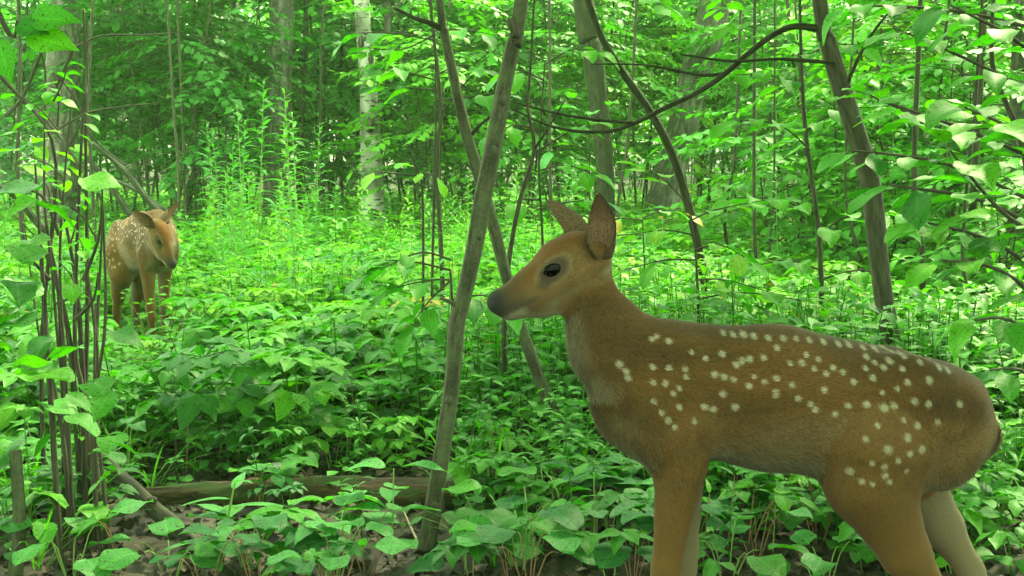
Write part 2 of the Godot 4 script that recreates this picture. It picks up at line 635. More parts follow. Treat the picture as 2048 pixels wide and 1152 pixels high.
func coat_color(f: Fawn, p: Vector3, n: Vector3, reg: int) -> Color:
	var w := 0.5 + 0.5 * soil_noise.get_noise_3d(p.x * 160.0, p.y * 160.0, p.z * 160.0)
	var big := soil_noise.get_noise_3d(p.x * 38.0 + 9.0, p.y * 60.0, p.z * 38.0)
	var streak := soil_noise.get_noise_3d(p.x * 110.0, p.y * 420.0, p.z * 420.0)
	var col := BROWN.lerp(DARK, clampf(0.3 + 0.35 * w + 0.9 * big + 0.8 * streak, 0.0, 1.0))
	if reg == 2:
		var h := f.head.affine_inverse() * p / M
		var hn := f.head.basis.inverse() * n
		col = TAN.lerp(BROWN, smoothstep(-0.1, 0.7, hn.y))
		col = col.lerp(Color(0.100, 0.041, 0.012), 0.8 * smoothstep(0.3, 0.9, hn.y) * smoothstep(95.0, 40.0, h.x) * smoothstep(-60.0, 0.0, h.x))
		col = col.lerp(DARK, 0.55 * smoothstep(0.45, 0.95, hn.y) * smoothstep(70.0, 110.0, h.x))
		col = col.lerp(Color(0.032, 0.026, 0.018), 0.9 * smoothstep(92.0, 160.0, h.x - 0.3 * h.y))
		col = col.lerp(Color(0.020, 0.019, 0.018), smoothstep(156.0, 174.0, h.x + 0.2 * h.y) * smoothstep(-22.0, -8.0, h.y))
		col = col.lerp(CREAM, 0.85 * smoothstep(0.35, 0.8, -hn.y) * smoothstep(165.0, 120.0, h.x))
		col = col.lerp(CREAM * 0.9, 0.8 * smoothstep(-14.0, -26.0, h.y) * smoothstep(118.0, 140.0, h.x))
		col = col.lerp(Color(0.04, 0.035, 0.03), 0.9 * smoothstep(5.0, 2.0, absf(h.y + 16.0 - 0.03 * (150.0 - h.x))) * smoothstep(88.0, 112.0, h.x))
		var e := Vector2(h.x - 47.0, h.y - 19.0)
		e = e.rotated(0.25)
		var de := Vector2(e.x / 1.75, e.y).length()
		if absf(h.z) > 18.0:
			col = col.lerp(Color(0.17, 0.135, 0.085), 0.35 * smoothstep(28.0, 22.0, de) * smoothstep(14.0, 20.0, de))
			col = col.lerp(Color(0.05, 0.035, 0.025), smoothstep(24.0, 14.0, de))
			col = col.lerp(Color(0.04, 0.032, 0.022), 0.85 * smoothstep(15.0, 5.0, Vector2((h.x - 76.0) * 0.8, h.y - 4.0).length()))
		return col
	if reg == 5:
		return Color(0.085, 0.056, 0.031)
	if reg == 6:
		return Color(0.16, 0.095, 0.060)
	if reg == 3:
		col = TAN.lerp(BROWN, 0.5 + 0.4 * w)
		var inward := -n.z * signf(p.z)
		col = col.lerp(CREAM * 0.7, 0.6 * smoothstep(0.0, 0.8, inward))
		col = col.lerp(Color(0.05, 0.045, 0.042), smoothstep(0.034, 0.026, p.y))
		return col.lerp(Color(0.27, 0.25, 0.17), 0.8 * spot_at(f, p) * smoothstep(0.30, 0.33, p.y))
	if reg == 4:
		return CREAM if n.x > 0.2 or absf(n.z) > 0.8 else BROWN * 0.9
	if reg == 1:
		col = col.lerp(Color(0.104, 0.048, 0.0135), 0.6 * smoothstep(-0.2, -0.9, n.x)).lerp(TAN * 0.9, clampf(smoothstep(0.2, -0.6, n.y) * 0.7 + 0.5 * big, 0.0, 1.0))
		col = col.lerp(CREAM * 0.9, 0.7 * smoothstep(0.35, 0.95, n.x) * smoothstep(0.36, 0.47, p.y))
	else:
		col = col.lerp(DARK, 0.45 * smoothstep(0.55, 1.0, n.y))
		# paler hair behind the shoulder, down the front of the chest and along the fold of the flank
		col = col.lerp(TAN, 0.6 * smoothstep(0.05, 0.0, absf(p.x - 0.07 + 0.5 * (p.y - 0.42))) * smoothstep(0.47, 0.40, p.y))
		col = col.lerp(CREAM * 0.7, 0.55 * smoothstep(0.012, 0.0, absf(p.x + 0.118 + 0.35 * (p.y - 0.40))) * smoothstep(0.45, 0.41, p.y))
		col = col.lerp(CREAM * 0.85, 0.75 * smoothstep(0.165, 0.21, p.x) * smoothstep(0.45, 0.38, p.y))
		col = col.lerp(TAN, 0.85 * smoothstep(0.46, 0.39, p.y + 0.03 * w))
		col = col.lerp(CREAM * 0.85, 0.8 * smoothstep(-0.35, -0.85, n.y))
		var flank := Vector2((p.x + 0.075) / 0.075, (p.y - 0.405) / 0.03).length()
		col = col.lerp(CREAM * 0.75, (0.32 + 0.4 * big) * smoothstep(1.5, 0.3, flank + 0.5 * streak))
		col = col.lerp(CREAM * 0.9, 0.75 * smoothstep(-0.368, -0.392, p.x) * smoothstep(0.34, 0.38, p.y) * smoothstep(0.03, 0.05, absf(p.z)))
	return col.lerp(Color(0.27, 0.25, 0.17), 0.8 * spot_at(f, p + Vector3(0, 0.002 * w, 0)))

func add_spots(f: Fawn, list: Array, r: float) -> void:
	for s in list:
		var p := side(s.x, s.y)
		var key := Vector2i(int(floor(p.x / 0.02)), int(floor(p.y / 0.02)))
		if not f.spots.has(key):
			f.spots[key] = []
		f.spots[key].append(Vector3(p.x, p.y, r * rng.randf_range(0.85, 1.15)))

func coat_spots(f: Fawn) -> void:
	var v := func(list: Array) -> Array:
		var out := []
		for k in range(0, list.size(), 2):
			out.append(Vector2(list[k], list[k + 1]))
		return out
	add_spots(f, v.call([1439, 657, 1459, 661, 1479, 661, 1499, 664, 1526, 667, 1556, 668, 1583, 669, 1611, 673, 1643, 678, 1676, 684, 1699, 686, 1729, 692, 1756, 696, 1799, 706, 1829, 716, 1873, 728, 1896, 737]), 0.0055)
	add_spots(f, v.call([1538, 684, 1596, 698, 1559, 712, 1583, 712, 1619, 707, 1726, 707, 1768, 714, 1739, 717, 1753, 725, 1788, 727, 1393, 701, 1428, 694, 1466, 707, 1481, 704, 1454, 714, 1508, 702]), 0.0055)
	add_spots(f, v.call([1608, 724, 1633, 734, 1649, 724, 1668, 732, 1718, 727, 1729, 744, 1688, 751, 1794, 752, 1409, 732, 1428, 737, 1446, 742, 1486, 736, 1529, 739, 1559, 752, 1476, 754, 1506, 746, 1526, 764, 1626, 764, 1773, 764]), 0.0055)
	add_spots(f, v.call([1365, 688, 1287, 716, 1317, 717, 1287, 745, 1310, 746, 1337, 755, 1325, 765, 1287, 780, 1350, 735, 1350, 720, 1300, 800, 1312, 815, 1324, 828, 1365, 820, 1390, 795, 1425, 770, 1335, 790, 1300, 660, 1322, 668, 1290, 664]), 0.0055)
	add_spots(f, v.call([1386, 793, 1406, 800, 1526, 770, 1571, 778, 1596, 790, 1606, 801, 1646, 811, 1673, 796, 1743, 771, 1779, 823, 1724, 831, 1699, 857, 1759, 898, 1709, 903, 1694, 941, 1713, 945, 1746, 941, 1781, 921]), 0.0055)
	add_spots(f, v.call([1449, 796, 1841, 749, 1709, 793, 1743, 800, 1763, 796, 1806, 788, 1836, 795, 1809, 836, 1783, 855, 1739, 875, 1786, 886, 1733, 910, 1673, 923, 1736, 928, 1816, 881, 1856, 831, 1906, 798, 1237, 725, 1225, 712, 1241, 738]), 0.0068)

func hair(f: Fawn, mb: MB, nrm: PackedVector3Array, per_m2: float, long: float, thick: float) -> ArrayMesh:
	var o := MB.new()
	var on := PackedVector3Array()
	for k in range(0, mb.ix.size(), 3):
		var a := mb.ix[k]
		var b := mb.ix[k + 1]
		var c := mb.ix[k + 2]
		var reg := f.region[a]
		var area := (mb.v[b] - mb.v[a]).cross(mb.v[c] - mb.v[a]).length() * 0.5
		var want := area * per_m2 * (1.6 if reg == 2 else 1.0)
		var cnt := int(want) + (1 if rng.randf() < want - int(want) else 0)
		if cnt == 0 or (reg == 3 and mb.v[a].y < 0.03):
			continue
		for q in cnt:
			var u := rng.randf()
			var w := rng.randf()
			if u + w > 1.0:
				u = 1.0 - u
				w = 1.0 - w
			var p := mb.v[a] + (mb.v[b] - mb.v[a]) * u + (mb.v[c] - mb.v[a]) * w
			var n := (nrm[a] + (nrm[b] - nrm[a]) * u + (nrm[c] - nrm[a]) * w).normalized()
			var size := 1.0
			if reg == 2:
				var h := f.head.affine_inverse() * p / M
				size = lerpf(0.65, 0.25, smoothstep(20.0, 120.0, h.x))
				if h.x > 158.0 and h.y > -18.0:
					continue
				if absf(h.z) > 18.0 and Vector2((h.x - 47.0) / 1.6, h.y - 19.0).length() < 14.5:
					continue
			elif reg >= 5:
				size = 0.6
			elif reg == 3:
				size = lerpf(0.4, 0.8, smoothstep(0.15, 0.35, p.y))
			elif reg == 4:
				size = 2.4
			elif n.y < -0.5 or n.x > 0.7:
				size = 2.0
			var d := f.flow[a]
			d = (d - n * d.dot(n)).normalized()
			d = (d + n * rng.randf_range(0.16, 0.55) + n.cross(d) * rng.randf_range(-0.3, 0.3)).normalized()
			var across := d.cross(n).normalized() * thick * rng.randf_range(0.6, 1.2) * (0.7 + 0.3 * size)
			var tip := p + d * long * size * rng.randf_range(0.6, 1.2) - n * 0.0012
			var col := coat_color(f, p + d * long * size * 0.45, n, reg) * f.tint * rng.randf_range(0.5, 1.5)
			p -= n * 0.0006
			var v0 := o.vert(p - across, col * 0.95, Vector2.ZERO)
			o.vert(p + across, col * 0.95, Vector2.ZERO)
			o.vert(tip, col * 1.08, Vector2.ZERO)
			o.tri(v0, v0 + 2, v0 + 1)
			var bent := (n + d * 0.12).normalized()
			on.append(bent); on.append(bent); on.append(bent)
	return o.commit(on)

func ball(r: Vector3, seg := 14) -> ArrayMesh:
	var mb := MB.new()
	for i in seg + 1:
		for k in seg * 2 + 1:
			var a := PI * i / seg
			var b := TAU * k / (seg * 2)
			mb.vert(Vector3(sin(a) * cos(b), cos(a), sin(a) * sin(b)) * r, Color.WHITE, Vector2.ZERO)
	for i in seg:
		for k in seg * 2:
			var q := i * (seg * 2 + 1) + k
			mb.quad(q, q + 1, q + seg * 2 + 2, q + seg * 2 + 1)
	return mb.commit()

func finish_fawn(o: Node3D, f: Fawn, ears: Array, per_m2: float, long: float, thick: float) -> void:
	var mb := MB.new()
	f.mesh_field(mb)
	mb.c.resize(mb.v.size())
	mb.uv.resize(mb.v.size())
	for e in ears:
		ear(mb, f, f.head * (e[0] * M), f.head * (e[1] * M), f.head.basis * e[2], 0.041, Color(0.09, 0.06, 0.034), Color(0.135, 0.068, 0.04))
	var nrm := mb.normals()
	for k in mb.v.size():
		if f.region[k] < 5:
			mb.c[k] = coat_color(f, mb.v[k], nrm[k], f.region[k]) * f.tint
	part(o, "body", mb.commit(nrm), mats.coat)
	part(o, "fur", hair(f, mb, nrm, per_m2, long, thick), mats.coat, Transform3D.IDENTITY, "stuff")
	var em := ball(Vector3(0.0165, 0.0108, 0.0085))
	for s in [-1.0, 1.0]:
		part(o, "eye", em, mats.eye, f.head * Transform3D(Basis(Vector3.BACK, 0.25), Vector3(46, 20, 45.5 * s) * M))
		part(o, "nostril", ball(Vector3(0.0045, 0.003, 0.003), 6), mats.eye, f.head * Transform3D(Basis(Vector3.BACK, -0.4), Vector3(185, 7, 12.5 * s) * M))

func near_fawn() -> void:
	var o := thing("fawn", "large spotted fawn in the foreground standing in profile with head raised", "deer", Vector3(0.357, 0, -2.0), "spotted fawns in the clearing")
	o.rotation.y = PI + 0.10
	var f := Fawn.new()
	f.cell = 0.0042
	torso(f)
	f.bone(side(1178, 596), side(1226, 690), 0.043, 0.057, 0.74, 0.025, 1)
	f.bone(side(1226, 690), side(1312, 768), 0.057, 0.080, 0.76, 0.035, 1)
	var hx := Vector3(0.885, -0.467, 0.02).normalized()
	var hy := (Vector3(0.467, 0.885, 0) - hx * hx.dot(Vector3(0.467, 0.885, 0))).normalized()
	head(f, Transform3D(Basis(hx, hy, hx.cross(hy)), side(1150, 525)))
	leg(f, [side(1335, 850, -0.048), side(1350, 925, -0.046), side(1328, 1130, -0.042), side(1322, 1170, -0.042), side(1318, 1335, -0.042), side(1305, 1372, -0.042), side(1296, 1394, -0.042)], [0.05, 0.037, 0.021, 0.019, 0.0125, 0.016, 0.015])
	leg(f, [side(1360, 850, 0.048), side(1385, 925, 0.046), side(1388, 1130, 0.042), side(1388, 1170, 0.042), side(1390, 1335, 0.042), side(1378, 1372, 0.042), side(1368, 1394, 0.042)], [0.05, 0.037, 0.021, 0.019, 0.0125, 0.016, 0.015])
	leg(f, [side(1745, 900, -0.052), side(1738, 962, -0.052), side(1820, 1115, -0.048), side(1890, 1205, -0.044), side(1900, 1225, -0.044), side(1875, 1345, -0.044), side(1860, 1375, -0.044), side(1850, 1395, -0.044)], [0.080, 0.066, 0.037, 0.02, 0.019, 0.0125, 0.016, 0.015])
	leg(f, [side(1830, 890, 0.05), side(1850, 965, 0.05), side(1950, 1100, 0.046), side(2012, 1190, 0.044), side(2022, 1210, 0.044), side(2000, 1340, 0.044), side(1985, 1372, 0.044), side(1975, 1394, 0.044)], [0.085, 0.066, 0.033, 0.02, 0.019, 0.0125, 0.016, 0.015])
	f.bone(side(1972, 800), side(1994, 885), 0.013, 0.023, 0.9, 0.035, 4)
	f.bone(side(1994, 885), side(1978, 940), 0.023, 0.012, 0.9, 0.02, 4)
	coat_spots(f)
	finish_fawn(o, f, [[Vector3(-52, -4, -38), Vector3(-102, 112, -62), Vector3(0.45, 0.1, -1), 0], [Vector3(-50, 2, 36), Vector3(-22, 136, 84), Vector3(0.6, 0.1, 1), 0]], 430000.0, 0.0078, 0.0009)

func far_fawn() -> void:
	var o := thing("fawn", "smaller spotted fawn farther off among the plants, head lowered to a leafy sprig", "deer", Vector3(-1.40, 0, -5.1), "spotted fawns in the clearing")
	o.rotation.y = -PI / 2 + 0.58
	o.scale = Vector3(1, 1, 0.82)
	var f := Fawn.new()
	f.cell = 0.0062
	f.tint = Color(1.4, 1.3, 1.25)  # same coat brightened: the open-sky light on it is put into its colour
	torso(f)
	var poll := Vector3(0.275, 0.495, 0.055)
	f.bone(poll + Vector3(-0.03, -0.005, 0), Vector3(0.225, 0.45, 0.025), 0.048, 0.060, 0.8, 0.03, 1)
	f.bone(Vector3(0.225, 0.45, 0.025), side(1312, 765), 0.060, 0.086, 0.8, 0.04, 1)
	var hx := Vector3(0.40, -0.88, -0.28).normalized()
	var hy := Vector3(0.80, 0.45, -0.42)
	hy = (hy - hx * hx.dot(hy)).normalized()
	head(f, Transform3D(Basis(hx, hy, hx.cross(hy)), poll))
	leg(f, [side(1335, 850, 0.048), side(1350, 925, 0.046), side(1328, 1130, 0.042), side(1322, 1170, 0.042), side(1318, 1335, 0.042), side(1305, 1372, 0.042), side(1296, 1394, 0.042)], [0.05, 0.037, 0.021, 0.019, 0.0125, 0.016, 0.015])
	leg(f, [side(1360, 850, -0.048), side(1390, 925, -0.046), side(1400, 1130, -0.042), side(1400, 1170, -0.042), side(1410, 1335, -0.042), side(1398, 1372, -0.042), side(1390, 1394, -0.042)], [0.05, 0.037, 0.021, 0.019, 0.0125, 0.016, 0.015])
	leg(f, [side(1780, 900, 0.052), side(1748, 965, 0.054), side(1840, 1095, 0.048), side(1890, 1195, 0.044), side(1895, 1215, 0.044), side(1865, 1345, 0.044), side(1850, 1375, 0.044), side(1840, 1395, 0.044)], [0.085, 0.066, 0.035, 0.02, 0.019, 0.0125, 0.016, 0.015])
	leg(f, [side(1800, 890, -0.05), side(1770, 965, -0.056), side(1880, 1095, -0.06), side(1930, 1195, -0.06), side(1935, 1215, -0.06), side(1905, 1340, -0.06), side(1890, 1372, -0.06), side(1880, 1394, -0.06)], [0.085, 0.066, 0.035, 0.02, 0.019, 0.0125, 0.016, 0.015])
	f.bone(side(1972, 800), side(1994, 885), 0.013, 0.023, 0.9, 0.035, 4)
	f.bone(side(1994, 885), side(1978, 940), 0.023, 0.012, 0.9, 0.02, 4)
	coat_spots(f)
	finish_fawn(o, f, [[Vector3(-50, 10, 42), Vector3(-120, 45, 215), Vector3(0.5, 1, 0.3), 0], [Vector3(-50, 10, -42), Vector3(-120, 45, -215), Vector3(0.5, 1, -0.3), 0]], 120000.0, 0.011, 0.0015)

# ---------------------------------------------------------------- trees
# top-to-bottom outline in the photograph (px, py), all d metres off, widths in photo pixels; the trunk goes on above the frame
func trunk_path(line: Array, d: float, above: float) -> Array:
	var pts := []
	var a := seen(line[0][0], line[0][1], d)
	var b := seen(line[1][0], line[1][1], d)
	var lean := (a - b).normalized()
	if above > 0.0:
		pts.append(a + (lean + Vector3(0, 1.0, 0)).normalized() * above)
		pts.append(a + (lean + Vector3(0, 0.6, 0)).normalized() * above * 0.5)
	for q in line:
		pts.append(seen(q[0], q[1], d))
	return pts

func tree(called: String, label: String, category: String, line: Array, widths: Array, d: float, above: float, mat: String, rough: float, sides: int, crown_r := 0.0, group := "", leafmat := "leaf_mid") -> Node3D:
	var pts := trunk_path(line, d, above)
	var base: Vector3 = pts[-1]
	base.y = soil(base.x, base.z) - 0.03
	pts[-1] = base
	var o := thing(called, label, category, base, group)
	var rad := []
	if above > 0.0:
		rad.append(widths[0] * 0.5 / FOCAL * d * 0.62)
		rad.append(widths[0] * 0.5 / FOCAL * d * 0.82)
	for w in widths:
		rad.append(w * 0.5 / FOCAL * d)
	var local := []
	for p in pts:
		local.append(p - base)
	part(o, "trunk", stem_mesh(local, rad, sides, 7 if rough > 0.0 else 4, rough, 0.4 if d > 6.0 else 1.0), mats[mat])
	if crown_r > 0.0:
		crown(o, local[0], crown_r, int(50 * crown_r * crown_r), leafmat)
	return o

func crown(o: Node3D, at: Vector3, r: float, n: int, mat: String) -> void:
	var limb := MB.new()
	for k in 5:
		var a := TAU * k / 5.0 + rng.randf()
		var e := at + Vector3(cos(a) * r * 0.75, r * rng.randf_range(0.0, 0.5), sin(a) * r * 0.75)
		tube(limb, [at - Vector3(0, r * 0.45, 0), at.lerp(e, 0.5) + Vector3(0, r * 0.08, 0), e], [0.03, 0.022, 0.008], 6, 3)
	part(o, "limbs", limb.commit(), mats.dark)
	var xfs := []
	for k in n:
		var v := Vector3(rng.randfn(), rng.randfn() * 0.55, rng.randfn()).limit_length(1.9) * r * 0.55
		var yaw := rng.randf() * TAU
		xfs.append(rand_leaf(at + v, Vector3(cos(yaw), rng.randf_range(-0.4, 0.2), sin(yaw)), rng.randf_range(1.0, 1.7), 0.4))
	copies(o, "crown", sprays[rng.randi() % sprays.size()], mats[mat], xfs)

var sprays: Array[ArrayMesh] = []
var shrubs := []             # [stems, foliage] pairs
var herbs: Array[ArrayMesh] = []

func make_sprays() -> void:
	for v in 5:
		var mb := MB.new()
		var n: int = [13, 15, 11, 17, 12][v]
		var long: float = [0.34, 0.42, 0.30, 0.45, 0.36][v]
		tube(mb, [Vector3.ZERO, Vector3(0.01, -0.01, long * 0.5), Vector3(0, -0.05, long)], [0.0022, 0.0016, 0.0008], 4, 2, 0.0, 1.0, Color(0.5, 0.4, 0.5))
		for k in n:
			var t := float(k + 1) / n
			var s := 1.0 if k % 2 == 0 else -1.0
			if k == n - 1:
				s = 0.0
			var size := rng.randf_range(0.065, 0.10) * (1.0 if v != 2 else 1.2)
			var dirv := Vector3(s * rng.randf_range(0.7, 1.0), rng.randf_range(-0.25, 0.12), rng.randf_range(0.35, 0.7))
			leaf(mb, rand_leaf(Vector3(0, -0.05 * t * t, long * t), dirv, 1.0, 0.3), size, size * rng.randf_range(0.5, 0.62), [0, 0, 2, 0, 3][v], 3, false, rng.randf_range(0.0, 0.35), rng.randf_range(0.05, 0.3), Color.WHITE * rng.randf_range(0.75, 1.2), 0.0, 0.12)
		sprays.append(mb.commit())

# an understory bush: several thin stems that fork and hold flat sprays of leaves
func make_shrub(high: float, wide: float, n: int, stems: int, low: float) -> Array:
	var st := MB.new()
	var tool := SurfaceTool.new()
	tool.begin(Mesh.PRIMITIVE_TRIANGLES)
	for k in stems:
		var a := TAU * k / stems + rng.randf_range(-0.5, 0.5)
		var top := Vector3(cos(a) * wide * rng.randf_range(0.2, 0.6), high * rng.randf_range(0.7, 1.0), sin(a) * wide * rng.randf_range(0.2, 0.6))
		var foot := Vector3(cos(a), 0, sin(a)) * 0.06
		var mid := foot.lerp(top, 0.5) + Vector3(rng.randf_range(-0.1, 0.1), 0, rng.randf_range(-0.1, 0.1))
		var r := 0.004 + 0.0028 * high
		tube(st, [foot + Vector3(0, -0.08, 0), mid, top], [r, r * 0.7, r * 0.25], 5, 4)
		for q in n / stems:
			var t := pow(rng.randf(), 0.7)
			t = lerpf(low, 1.0, t)
			var p := foot.lerp(mid, t * 2.0) if t < 0.5 else mid.lerp(top, t * 2.0 - 1.0)
			var yaw := rng.randf() * TAU
			var reach := wide * 0.55 * rng.randf_range(0.1, 1.0) * (1.15 - 0.6 * t)
			var e := p + Vector3(cos(yaw) * reach, reach * rng.randf_range(0.0, 0.45), sin(yaw) * reach)
			if reach > 0.12:
				tube(st, [p, p.lerp(e, 0.6) + Vector3(0, 0.03, 0), e], [0.0035, 0.0028, 0.0015], 4, 2)
			tool.append_from(sprays[rng.randi() % sprays.size()], 0, rand_leaf(e, Vector3(cos(yaw), rng.randf_range(-0.35, 0.15), sin(yaw)), rng.randf_range(0.8, 1.25), 0.35))
	return [st.commit(), tool.commit()]

func shrub(kind: int, at: Vector3, size: float, mat: Material, what: String, zone: String, called := "understory_shrub", cat := "shrub", group := "leafy shrubs of the understory") -> void:
	var o := thing(called, what, cat, at, group)
	o.rotation.y = rng.randf() * TAU
	o.scale = Vector3.ONE * size
	part(o, "stems", shrubs[kind][0], mats.dark, Transform3D.IDENTITY, "stuff")
	part(o, "foliage", shrubs[kind][1], mat, Transform3D.IDENTITY, "stuff")
	later(o, what, zone)

# ---------------------------------------------------------------- herbs
func make_herbs() -> void:
	for v in 8:
		var mb := MB.new()
		var high: float = [0.26, 0.20, 0.30, 0.17, 0.34, 0.22, 0.28, 0.14][v]
		var kind: int = [0, 0, 1, 2, 0, 0, 3, 2][v]
		var tip := Vector3(rng.randf_range(-0.05, 0.05), high, rng.randf_range(-0.05, 0.05))
		tube(mb, [Vector3(0, -0.04, 0), tip * 0.5 + Vector3(0.01, 0, 0), tip], [0.0024, 0.002, 0.0012], 4, 2, 0.0, 1.0, Color(0.8, 0.75, 0.7))
		var tiers: int = [4, 3, 7, 2, 5, 3, 5, 2][v]
		for k in tiers:
			var t := lerpf(0.35, 1.0, float(k) / (tiers - 1))
			var cnt: int = [2, 3, 2, 5, 2, 4, 2, 4][v] + (1 if k == tiers - 1 else 0)
			for q in cnt:
				var yaw := TAU * q / cnt + k * 1.57 + rng.randf_range(-0.4, 0.4)
				var size: float = rng.randf_range(0.05, 0.08) * [1.0, 1.15, 1.25, 0.85, 1.0, 1.1, 0.95, 0.8][v] * lerpf(1.1, 0.75, t)
				var wide: float = size * [0.56, 0.6, 0.26, 0.8, 0.5, 0.62, 0.5, 0.85][v]
				var lift := rng.randf_range(-0.1, 0.5)
				var at: Vector3 = tip * t
				if v == 1 or v == 5:                              # three leaflets on a stalk
					var c: Vector3 = at + Vector3(cos(yaw), 0.3, sin(yaw)) * size * 0.7
					tube(mb, [at, c], [0.0012, 0.001], 3, 1, 0.0, 1.0, Color(0.8, 0.75, 0.7))
					for g in 3:
						var y2 := yaw + (g - 1) * 1.15
						leaf(mb, rand_leaf(c, Vector3(cos(y2), lift - 0.25, sin(y2)), 1.0, 0.3), size * (1.0 if g == 1 else 0.85), wide, kind, 4, false, rng.randf_range(0.1, 0.45), rng.randf_range(0.05, 0.3), Color.WHITE * rng.randf_range(0.8, 1.2), 0.08, 0.06)
				else:
					leaf(mb, rand_leaf(at, Vector3(cos(yaw), lift, sin(yaw)), 1.0, 0.25), size, wide, kind, 4, false, rng.randf_range(0.1, 0.55), rng.randf_range(0.05, 0.3), Color.WHITE * rng.randf_range(0.8, 1.2), 0.05, 0.25)
		herbs.append(mb.commit())

func ground_cover() -> void:
	var bins := {}
	var tries := 36000
	for k in tries:
		var d := pow(rng.randf(), 0.62) * 13.2 + 2.4
		if d > 15.5:
			continue
		var x := rng.randf_range(-1.0, 1.0) * (d * 0.42 + 0.5)
		var keep := 1.0
		if d < 3.3:
			keep = 0.85
		elif d < 4.2:
			keep = lerpf(0.85, 1.0, (d - 3.3) / 0.9)
		if d > 10.0:
			keep = lerpf(1.0, 0.45, (d - 10.0) / 5.5)
		keep *= 0.65 + 0.6 * soil_noise.get_noise_2d(x * 14.0, d * 14.0) + 0.2
		if rng.randf() > keep:
			continue
		if Vector2(x - 0.30, d - 2.0).length() < 0.6 and d < 2.35:
			continue
		var px := x / d * FOCAL + 1024.0
		if d < 3.2 and px > 380.0 and px < 880.0 and rng.randf() < 0.85:
			continue
		if d < 3.1 and px > 180.0 and px < 440.0:
			continue
		var hidden := px > 170.0 and px < 390.0 and d > 3.7 and d < 5.4     # what the far fawn has trodden down
		if hidden and d > 4.6 and rng.randf() < 0.75:
			continue
		var patch := soil_noise.get_noise_2d(x * 9.0 + 300.0, d * 9.0)
		var v: int
		if patch > 0.15:
			v = [0, 4, 6][rng.randi() % 3]
		elif patch < -0.15:
			v = [1, 5, 3, 7][rng.randi() % 4]
		else:
			v = rng.randi() % 8
		var size := rng.randf_range(0.9, 1.45)
		size *= lerpf(0.92, 0.76, clampf((d - 3.4) / 1.8, 0.0, 1.0))
		if hidden:
			size *= 0.55
		if d < 3.4:
			size *= 0.62 if px < 360.0 or px > 880.0 or d > 3.12 else 0.42
		var m := "leaf_fresh"
		size *= rng.randf_range(0.75, 1.2)
		var r := rng.randf()
		if d < 4.2:  # front shade and open-sky brightness of the clearing put into leaf greens
			m = "leaf_mid" if r < 0.5 else ("leaf_deep" if r < 0.8 else "leaf_fresh")
		else:
			m = "leaf_lime" if r < 0.24 else ("leaf_fresh" if r < 0.72 else ("leaf_mid" if r < 0.84 else ("leaf_pale" if r < 0.94 else ("leaf_blue" if r < 0.985 else "leaf_yellow"))))
		var key := "%d|%s" % [v, m]
		if not bins.has(key):
			bins[key] = []
		var yaw := rng.randf() * TAU
		var tilt := Basis(Vector3(cos(yaw), 0, sin(yaw)), rng.randf_range(0.0, 0.25)) * Basis(Vector3.UP, rng.randf() * TAU)
		bins[key].append(Transform3D(tilt.scaled(Vector3.ONE * size), Vector3(x, soil(x, -d), -d)))
	var o := Node3D.new()
	o.name = "ground_cover"
	o.set_meta("label", "dense low green herbs covering the floor of the clearing")
	o.set_meta("category", "ground cover")
	o.set_meta("kind", "stuff")
	add_child(o)
	for key in bins:
		var s: PackedStringArray = key.split("|")
		copies(o, "herbs", herbs[int(s[0])], mats[s[1]], bins[key])

# thin grass between the herbs
func grass() -> void:
	var mb := MB.new()
	for k in 9:
		var yaw := rng.randf() * TAU
		leaf(mb, aim(Vector3(rng.randf_range(-0.02, 0.02), 0, rng.randf_range(-0.02, 0.02)), Vector3(cos(yaw) * 0.5, 1.0, sin(yaw) * 0.5)), rng.randf_range(0.18, 0.34), 0.006, 1, 5, false, rng.randf_range(0.3, 0.8), 0.3, Color.WHITE * rng.randf_range(0.8, 1.2), 0.0, 0.0)
	var xfs := []
	for k in 1500:
		var d := pow(rng.randf(), 0.7) * 8.0 + 2.5
		var x := rng.randf_range(-1.0, 1.0) * (d * 0.42 + 0.4)
		if soil_noise.get_noise_2d(x * 25.0 + 70.0, d * 25.0) < 0.0:
			continue
		xfs.append(Transform3D(Basis(Vector3.UP, rng.randf() * TAU).scaled(Vector3.ONE * rng.randf_range(0.6, 1.2)), Vector3(x, soil(x, -d), -d)))
	var o := copies(self, "grass", mb.commit(), mats.leaf_fresh, xfs)
	o.set_meta("label", "thin grass blades growing between the herbs of the clearing")
	o.set_meta("category", "grass")

# tall narrow-leaved plants: stem, and leaves spiralling up it
var talls := []
func make_talls() -> void:
	for v in 4:
		var st := MB.new()
		var lf := MB.new()
		var high: float = [1.15, 0.85, 0.7, 1.0][v]
		var bend := Vector3(rng.randf_range(-0.08, 0.08), high, rng.randf_range(-0.08, 0.08))
		tube(st, [Vector3(0, -0.05, 0), bend * 0.5 + Vector3(0.015, 0, 0.01), bend], [0.0042, 0.0034, 0.0014], 5, 4)
		var n := int(high * 46)
		for k in n:
			var t := lerpf(0.18, 1.0, float(k) / n)
			var yaw := k * 2.4
			var size := rng.randf_range(0.085, 0.125) * (1.0 if t < 0.75 else lerpf(1.0, 0.45, (t - 0.75) * 4.0))
			leaf(lf, rand_leaf(bend * t, Vector3(cos(yaw), lerpf(0.1, 1.1, t * t), sin(yaw)), 1.0, 0.2), size * 1.1, size * 0.25, 1, 4, false, rng.randf_range(0.2, 0.6), 0.2, Color.WHITE * rng.randf_range(0.85, 1.2), 0.0, 0.03)
		talls.append([st.commit(), lf.commit()])

func tall_herb(v: int, at: Vector3, size: float, mat: Material, zone: String) -> void:
	var o := thing("tall_herb", "", "plant", at, "tall narrow-leaved herbs standing over the ground cover")
	o.rotation.y = rng.randf() * TAU
	o.scale = Vector3.ONE * size
	part(o, "stem", talls[v][0], mats.stalk)
	part(o, "leaves", talls[v][1], mat, Transform3D.IDENTITY, "stuff")
	later(o, "tall narrow-leaved herb", zone)

